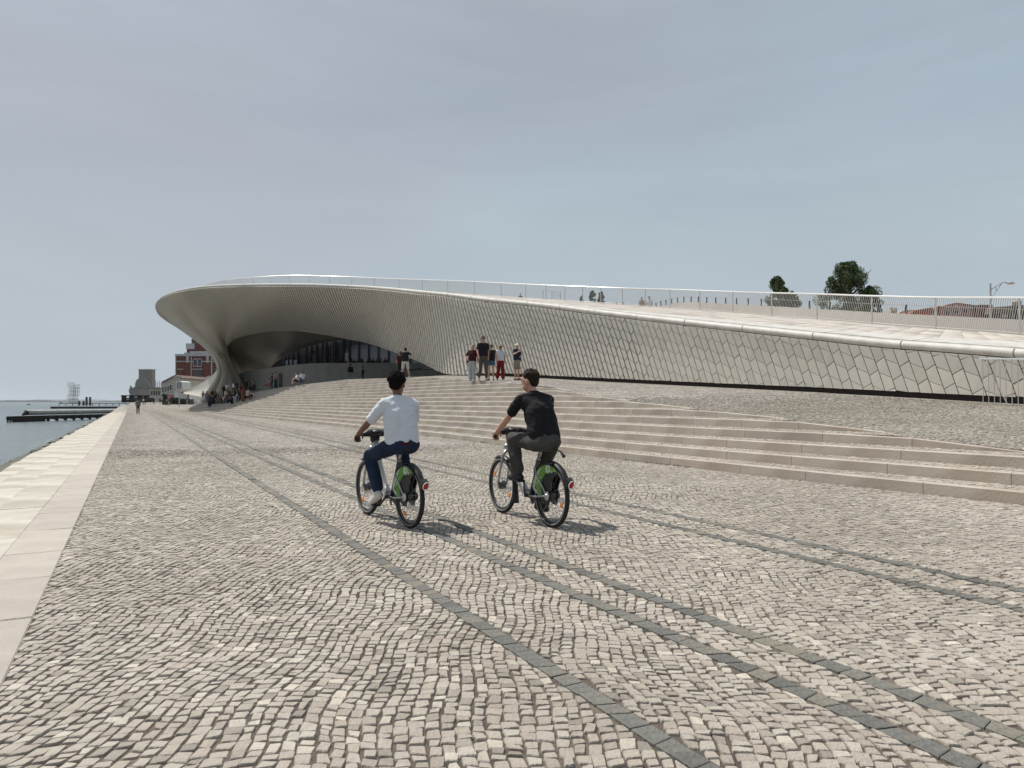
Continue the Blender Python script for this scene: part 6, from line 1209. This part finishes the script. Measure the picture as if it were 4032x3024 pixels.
def bicycle(label, loc, face, ang, refls):
    t = empty('bicycle', tuple(loc), face, label, 'bicycle', 'two hire bicycles'); t.rotation_euler = (0, 0, face)
    wheel(t, 0, 'rear_wheel', refls[0]); wheel(t, WB, 'front_wheel', refls[1])
    b = MB(); b.tube([(.905, 0, .93), (.88, 0, .80), (.80, 0, .60), (.68, 0, .42), (.55, 0, .325), (.44, 0, .29)], [.026, .040, .047, .047, .042, .038], 12); b.tube([(.93, 0, .95), (.965, 0, .78)], .028, 12); b.build('main_frame', MT['silver'], t, True)
    b = MB(); b.tube([(.44, 0, .29), (.30, 0, .60), (.262, 0, .70)], [.024, .022, .021], 12); b.build('seat_tube', MT['rim'], t, True)
    b = MB(); b.tube([(.262, 0, .69), (.20, 0, .815)], .0145, 10); b.tube([(.262, 0, .695), (.256, 0, .71)], .024, 10); b.build('seat_post', MT['spoke'], t, True)
    for y in (-.062, .062):
        b = MB(); b.tube([(.44, y * .6, .29), (.25, y, .30), (0, y, HZ)], .0105, 8); b.build('chain_stay', MT['silver'], t, True); b = MB(); b.tube([(.305, y * .3, .60), (.22, y, .55), (0, y, HZ)], .0085, 8); b.build('seat_stay', MT['silver'], t, True)
    b = MB(); b.tube([(.962, 0, .79), (.985, .0, .735)], .024, 10)
    for y in (-.058, .058): b.tube([(.975, y * .35, .76), (.995, y, .70), (1.03, y, .62), (1.075, y, .50), (WB, y, HZ)], [.020, .019, .016, .014, .012], 8)
    b.build('fork', MT['silver'], t, True)
    b = MB(); b.ell((.175, 0, .835), (.125, .095, .032), 16, 8); b.ell((.28, 0, .833), (.10, .032, .026), 12, 8); b.build('saddle', MT['black'], t, True)
    # handlebar: swept bar, wide fairing, grips, brake levers
    b = MB(); b.tube([(.935, 0, .94), (.90, 0, .99)], .022, 10); b.tube([(.67, .325, .94), (.78, .29, .96), (.86, .18, .975), (.90, 0, .985), (.86, -.18, .975), (.78, -.29, .96), (.67, -.325, .94)], .0125, 8); b.build('handlebar', MT['black'], t, True)
    b = MB(); b.ell((.885, 0, .995), (.10, .085, .038), 14, 8)
    for q in (1, -1): b.tube([(.885, 0, .985), (.86, q * .10, .985), (.80, q * .21, .97)], [.045, .042, .020], 10)
    b.ell((.92, 0, .925), (.055, .06, .07), 12, 8); b.build('handlebar_console', MT['black'], t, True)
    for q in (1, -1):
        b = MB(); b.tube([(.65, q * .333, .935), (.76, q * .298, .955)], .0175, 10); b.build('grip', MT['rubber'], t, True); b = MB(); b.tube([(.80, q * .275, .93), (.70, q * .345, .905)], .006, 6); b.build('brake_lever', MT['silver'], t, True)
    b = MB(); b.ell((1.02, .0, .80), (.05, .038, .034), 10, 7); b.build('headlight', MT['silver'], t, True)
    # mudguards, chain case, stand
    b = MB(); ribbon(b, 0, HZ, .350, 12, 158, 26, -.034, .034, .014); b.build('rear_mudguard', MT['black'], t, False)
    b = MB(); ribbon(b, WB, HZ, .345, 62, 190, 22, -.028, .028, .008); b.tube([(WB - .345, 0, HZ - .05), (WB - .33, 0, HZ - .17)], [.03, .045], 8); b.build('front_mudguard', MT['black'], t, False)
    b = MB(); b.tube([(.44, -.058, .29), (.2, -.058, .315), (0, -.058, HZ)], [.075, .045, .05], 12); b.build('chain_case', MT['black'], t, True)
    b = MB(); b.tube([(.36, .05, .27), (.22, .11, .235)], .010, 8); b.build('kick_stand', MT['rim'], t, True)
    b = MB(); b.tube([(0, -.075, HZ), (0, .08, HZ)], [.02, .02], 10); b.tube([(0, .055, HZ), (0, .066, HZ)], .048, 16); b.build('hub_brake', MT['spoke'], t, True)
    # skirt guard with printed emblem, one panel each side
    out_ = [(.340 * math.cos(R(a)), .340 * math.sin(R(a))) for a in np.linspace(128, 22, 16)]; inn_ = [(.235, .03), (.15, -.045), (.05, -.10), (-.03, -.10), (-.055, -.03), (-.055, .06), (-.075, .13), (-.105, .18), (-.14, .215), (-.175, .245)]
    for q in (1, -1):
        y0 = q * .046; pl = [(x, HZ + z) for x, z in out_ + inn_]
        b = MB(); b.prism(pl, y0, y0 + q * .003); g_ = b.build('skirt_guard', MT['black'], t)
        gp = [(x * .945 + .004, HZ + z * .945 + .001) for x, z in out_] + [(x, HZ + z) for x, z in ((.215, .04), (.15, -.02), (.098, -.02), (.128, .05), (.138, .11), (.108, .17), (.05, .225), (-.03, .255), (-.10, .258), (-.165, .266))]
        b = MB(); b.prism(gp, y0 + q * .004, y0 + q * .0065); b.build('green_panel', MT['green'], g_); yp = y0 + q * .0085
        b = MB(); c0 = (-.005, HZ + .272)
        def strip(pts, w_): b.tube([V((x, yp, z)) for x, z in pts], w_, 4)
        ec = (-.015, HZ + .280); strip([(ec[0] + .040 * math.cos(a), ec[1] + .040 * math.sin(a)) for a in np.linspace(0, 2 * math.pi, 22)], .0034)
        s_ = 1 if q < 0 else -1
        strip([(ec[0] + s_ * .023 * math.cos(a), ec[1] + .023 * math.sin(a)) for a in np.linspace(R(50), R(350), 14)] + [(ec[0] + s_ * .004, ec[1] - .003)], .0045)
        strip([(ec[0] - .075 + .010 * math.cos(a), ec[1] - .022 + .010 * math.sin(a)) for a in np.linspace(0, 2 * math.pi, 12)], .0026)
        for k in range(3): strip([((.306 - .016 * k) * math.cos(R(a)), HZ + (.306 - .016 * k) * math.sin(R(a))) for a in np.linspace(66 - 8 * k, 12 - 3 * k, 10)] + [(.205 - .02 * k, HZ + .03 - .02 * k)], .0032)
        b.build('white_print', MT['print'], g_)
        b = MB()
        for k, a in enumerate((50, 43, 36, 29)): x, z = .235 * math.cos(R(a)), .235 * math.sin(R(a)); b.box((x, yp - q * .001, HZ + z), (.018, .002, .010), Matrix.Rotation(-R(a), 3, 'Y'))
        b.build('white_lettering', MT['print'], g_)
    # rear light on the tail of the mudguard
    b = MB(); b.box((-.335, 0, HZ + .165), (.07, .07, .085), Matrix.Rotation(R(-28), 3, 'Y')); h_ = b.build('light_housing', MT['black'], t)
    b = MB(); b.ell((-.378, 0, HZ + .150), (.020, .033, .037), 14, 8, Matrix.Rotation(R(-20), 3, 'Y')); b.build('red_lens', MT['red'], h_, True); b = MB(); b.tube([V((-.395, 0, HZ + .148)) + Matrix.Rotation(R(-20), 3, 'Y') @ V((0, .038 * math.cos(a), .043 * math.sin(a))) for a in np.linspace(0, 2 * math.pi, 20, endpoint=False)], .004, 5, closed=True); b.build('light_ring', MT['print'], h_, True)
    crank(t, ang)
    return t
def bike_at(px0, py0, face): p = hit(px0, py0); return p
fR = UH; fL = UH + R(6)
pR = bike_at(2172, 2077, fR); pL = bike_at(1611, 2080, fL)
bkR = bicycle('silver bicycle with green skirt guard ridden by the man in black tee, the right one', pR, fR, 86, ((200, ), (208, 35)))
bkL = bicycle('silver bicycle with green skirt guard ridden by the man in white shirt, the left one', pL, fL, -38, ((-60, ), (150, -50)))
def rider(label, bike, J, bottoms, top, cols_, style, loose, headdir, curl, fat, wr):
    t = empty('person', tuple(bike.location), bike.rotation_euler.z, label, 'person')
    sk, sh, tr, so_, ha, hp, rot = body_parts(J, 1, bottoms, top, fat, headdir, True, loose, curl); hair(ha, hp, rot, style)
    def ob(nm, b, vox, mat, it=3, wrk=None):
        me = remesh(b, nm, vox, it, wrk); me.materials.append(mat); o = bpy.data.objects.new(nm, me); COL.objects.link(o); o.parent = t; return o
    ob('body', sk, .0055, cols_[0], 2)
    # boxy hem of the shirt
    ob('shirt', sh, .010, cols_[1], 6, (wr * 1.1, (6, 8, 15), lambda p: (.35 + .65 * abs(math.sin(p[2] * 7 + p[1] * 4))) * min(1, max(.12, (p[2] - .88) / .14))))
    ob('trousers', tr, .010, cols_[2], 4, (.006, (9, 9, 8), None)); ob('shoes', so_, .007, cols_[3], 2); ob('hair', ha, .007, cols_[4], 1, (.006, (55, 55, 55), None))
    for q in (1, -1): b = MB(); b.ell(hp(.083, q * .03, .010), (.008, .012, .009), 8, 6, rot); b.build('eye', MT['black'], t, True)
    return t, hp
JR = dict(pel=(.13, 0, .915), chest=(.24, 0, 1.19), neck=(.37, 0, 1.40), head=(.445, .01, 1.55), shL=(.355, .18, 1.345), shR=(.355, -.18, 1.345), elL=(.50, .27, 1.13), elR=(.50, -.27, 1.13), haL=(.635, .325, .985), haR=(.635, -.325, .985), hiL=(.16, .10, .885), hiR=(.16, -.10, .885), knL=(.575, .155, .91), knR=(.46, -.13, .56), anL=(.48, .135, .535), anR=(.36, -.125, .195), toL=(.63, .15, .475), toR=(.53, -.135, .14))
curl = {'L': ((.75, -.15, -.45), (.35, .1, .9)), 'R': ((.75, .15, -.45), (.35, -.1, .9))}
shirtB = cloth('black tee', (.011, .011, .013), .9, wr=.3, sc=14); jeansB = M('charcoal jeans', (.082, .079, .074), (.055, .053, .051), 7, .9, .35, 22, spec=.2, big=(3, (.7, .7, .7)))
rd, hp = rider('man in black tee and charcoal jeans riding the right bicycle', bkR, JR, 'jeans', 'tee', (SK['light'], shirtB, jeansB, SH['black'], HR['dark']), 'wavy', 1.0, (.86, .50, -.08), curl, .94, .009)
JL = dict(pel=(.16, .01, .905), chest=(.21, .01, 1.18), neck=(.255, .01, 1.385), head=(.30, .005, 1.535), shL=(.245, .180, 1.325), shR=(.225, -.155, 1.325), elL=(.42, .285, 1.13), elR=(.44, -.27, 1.12), haL=(.635, .325, .985), haR=(.635, -.325, .985), hiL=(.18, .10, .875), hiR=(.17, -.10, .875), knL=(.59, .20, .74), knR=(.535, -.15, .84), anL=(.49, .145, .365), anR=(.30, -.13, .455), toL=(.65, .155, .20), toR=(.42, -.14, .40))
shirtW = M('white shirt', (.60, .63, .68), (.56, .59, .645), 5, .85, .35, 13, spec=.25); jeansL = M('blue jeans', (.020, .037, .075), (.014, .025, .052), 8, .9, .35, 24, spec=.2, big=(3, (.65, .68, .75)))
rdl, hpl = rider('man in loose white shirt and blue jeans riding the left bicycle', bkL, JL, 'jeans', 'shirt', (SK['brown'], shirtW, jeansL, SH['white'], HR['black']), 'curly', 1.05, (.66, -.75, -.05), curl, .94, .011)
b = MB(); b.tube([V((.115, -.10, .905)), V((.062, -.05, .897)), V((.062, .07, .897)), V((.115, .12, .905))], .018, 8); b.build('belt', CL['maroon'], rdl, True)
b = MB(); b.tube([V((.05, -.05, .83)), V((-.06, -.075, .80)), V((-.12, -.08, .75))], [.004, .008, .022], 6); b.build('saddle_strap', MT['black'], bkR)
# ------------------------------------------------------------------ a little haze over the river
hm = bpy.data.materials.new('haze air'); hm.use_nodes = True; t = hm.node_tree; t.nodes.clear(); o_ = nd(t, 'ShaderNodeOutputMaterial'); pv = nd(t, 'ShaderNodeVolumePrincipled')
pv.inputs['Color'].default_value = (.86, .92, 1, 1); pv.inputs['Density'].default_value = .00006; pv.inputs['Anisotropy'].default_value = .2; t.links.new(pv.outputs[0], o_.inputs['Volume'])
mb = MB(); mb.box((-3900, 3400, 30.0), (17000, 9000, 66)); hb = mb.build('haze', hm); hb['kind'] = 'stuff'
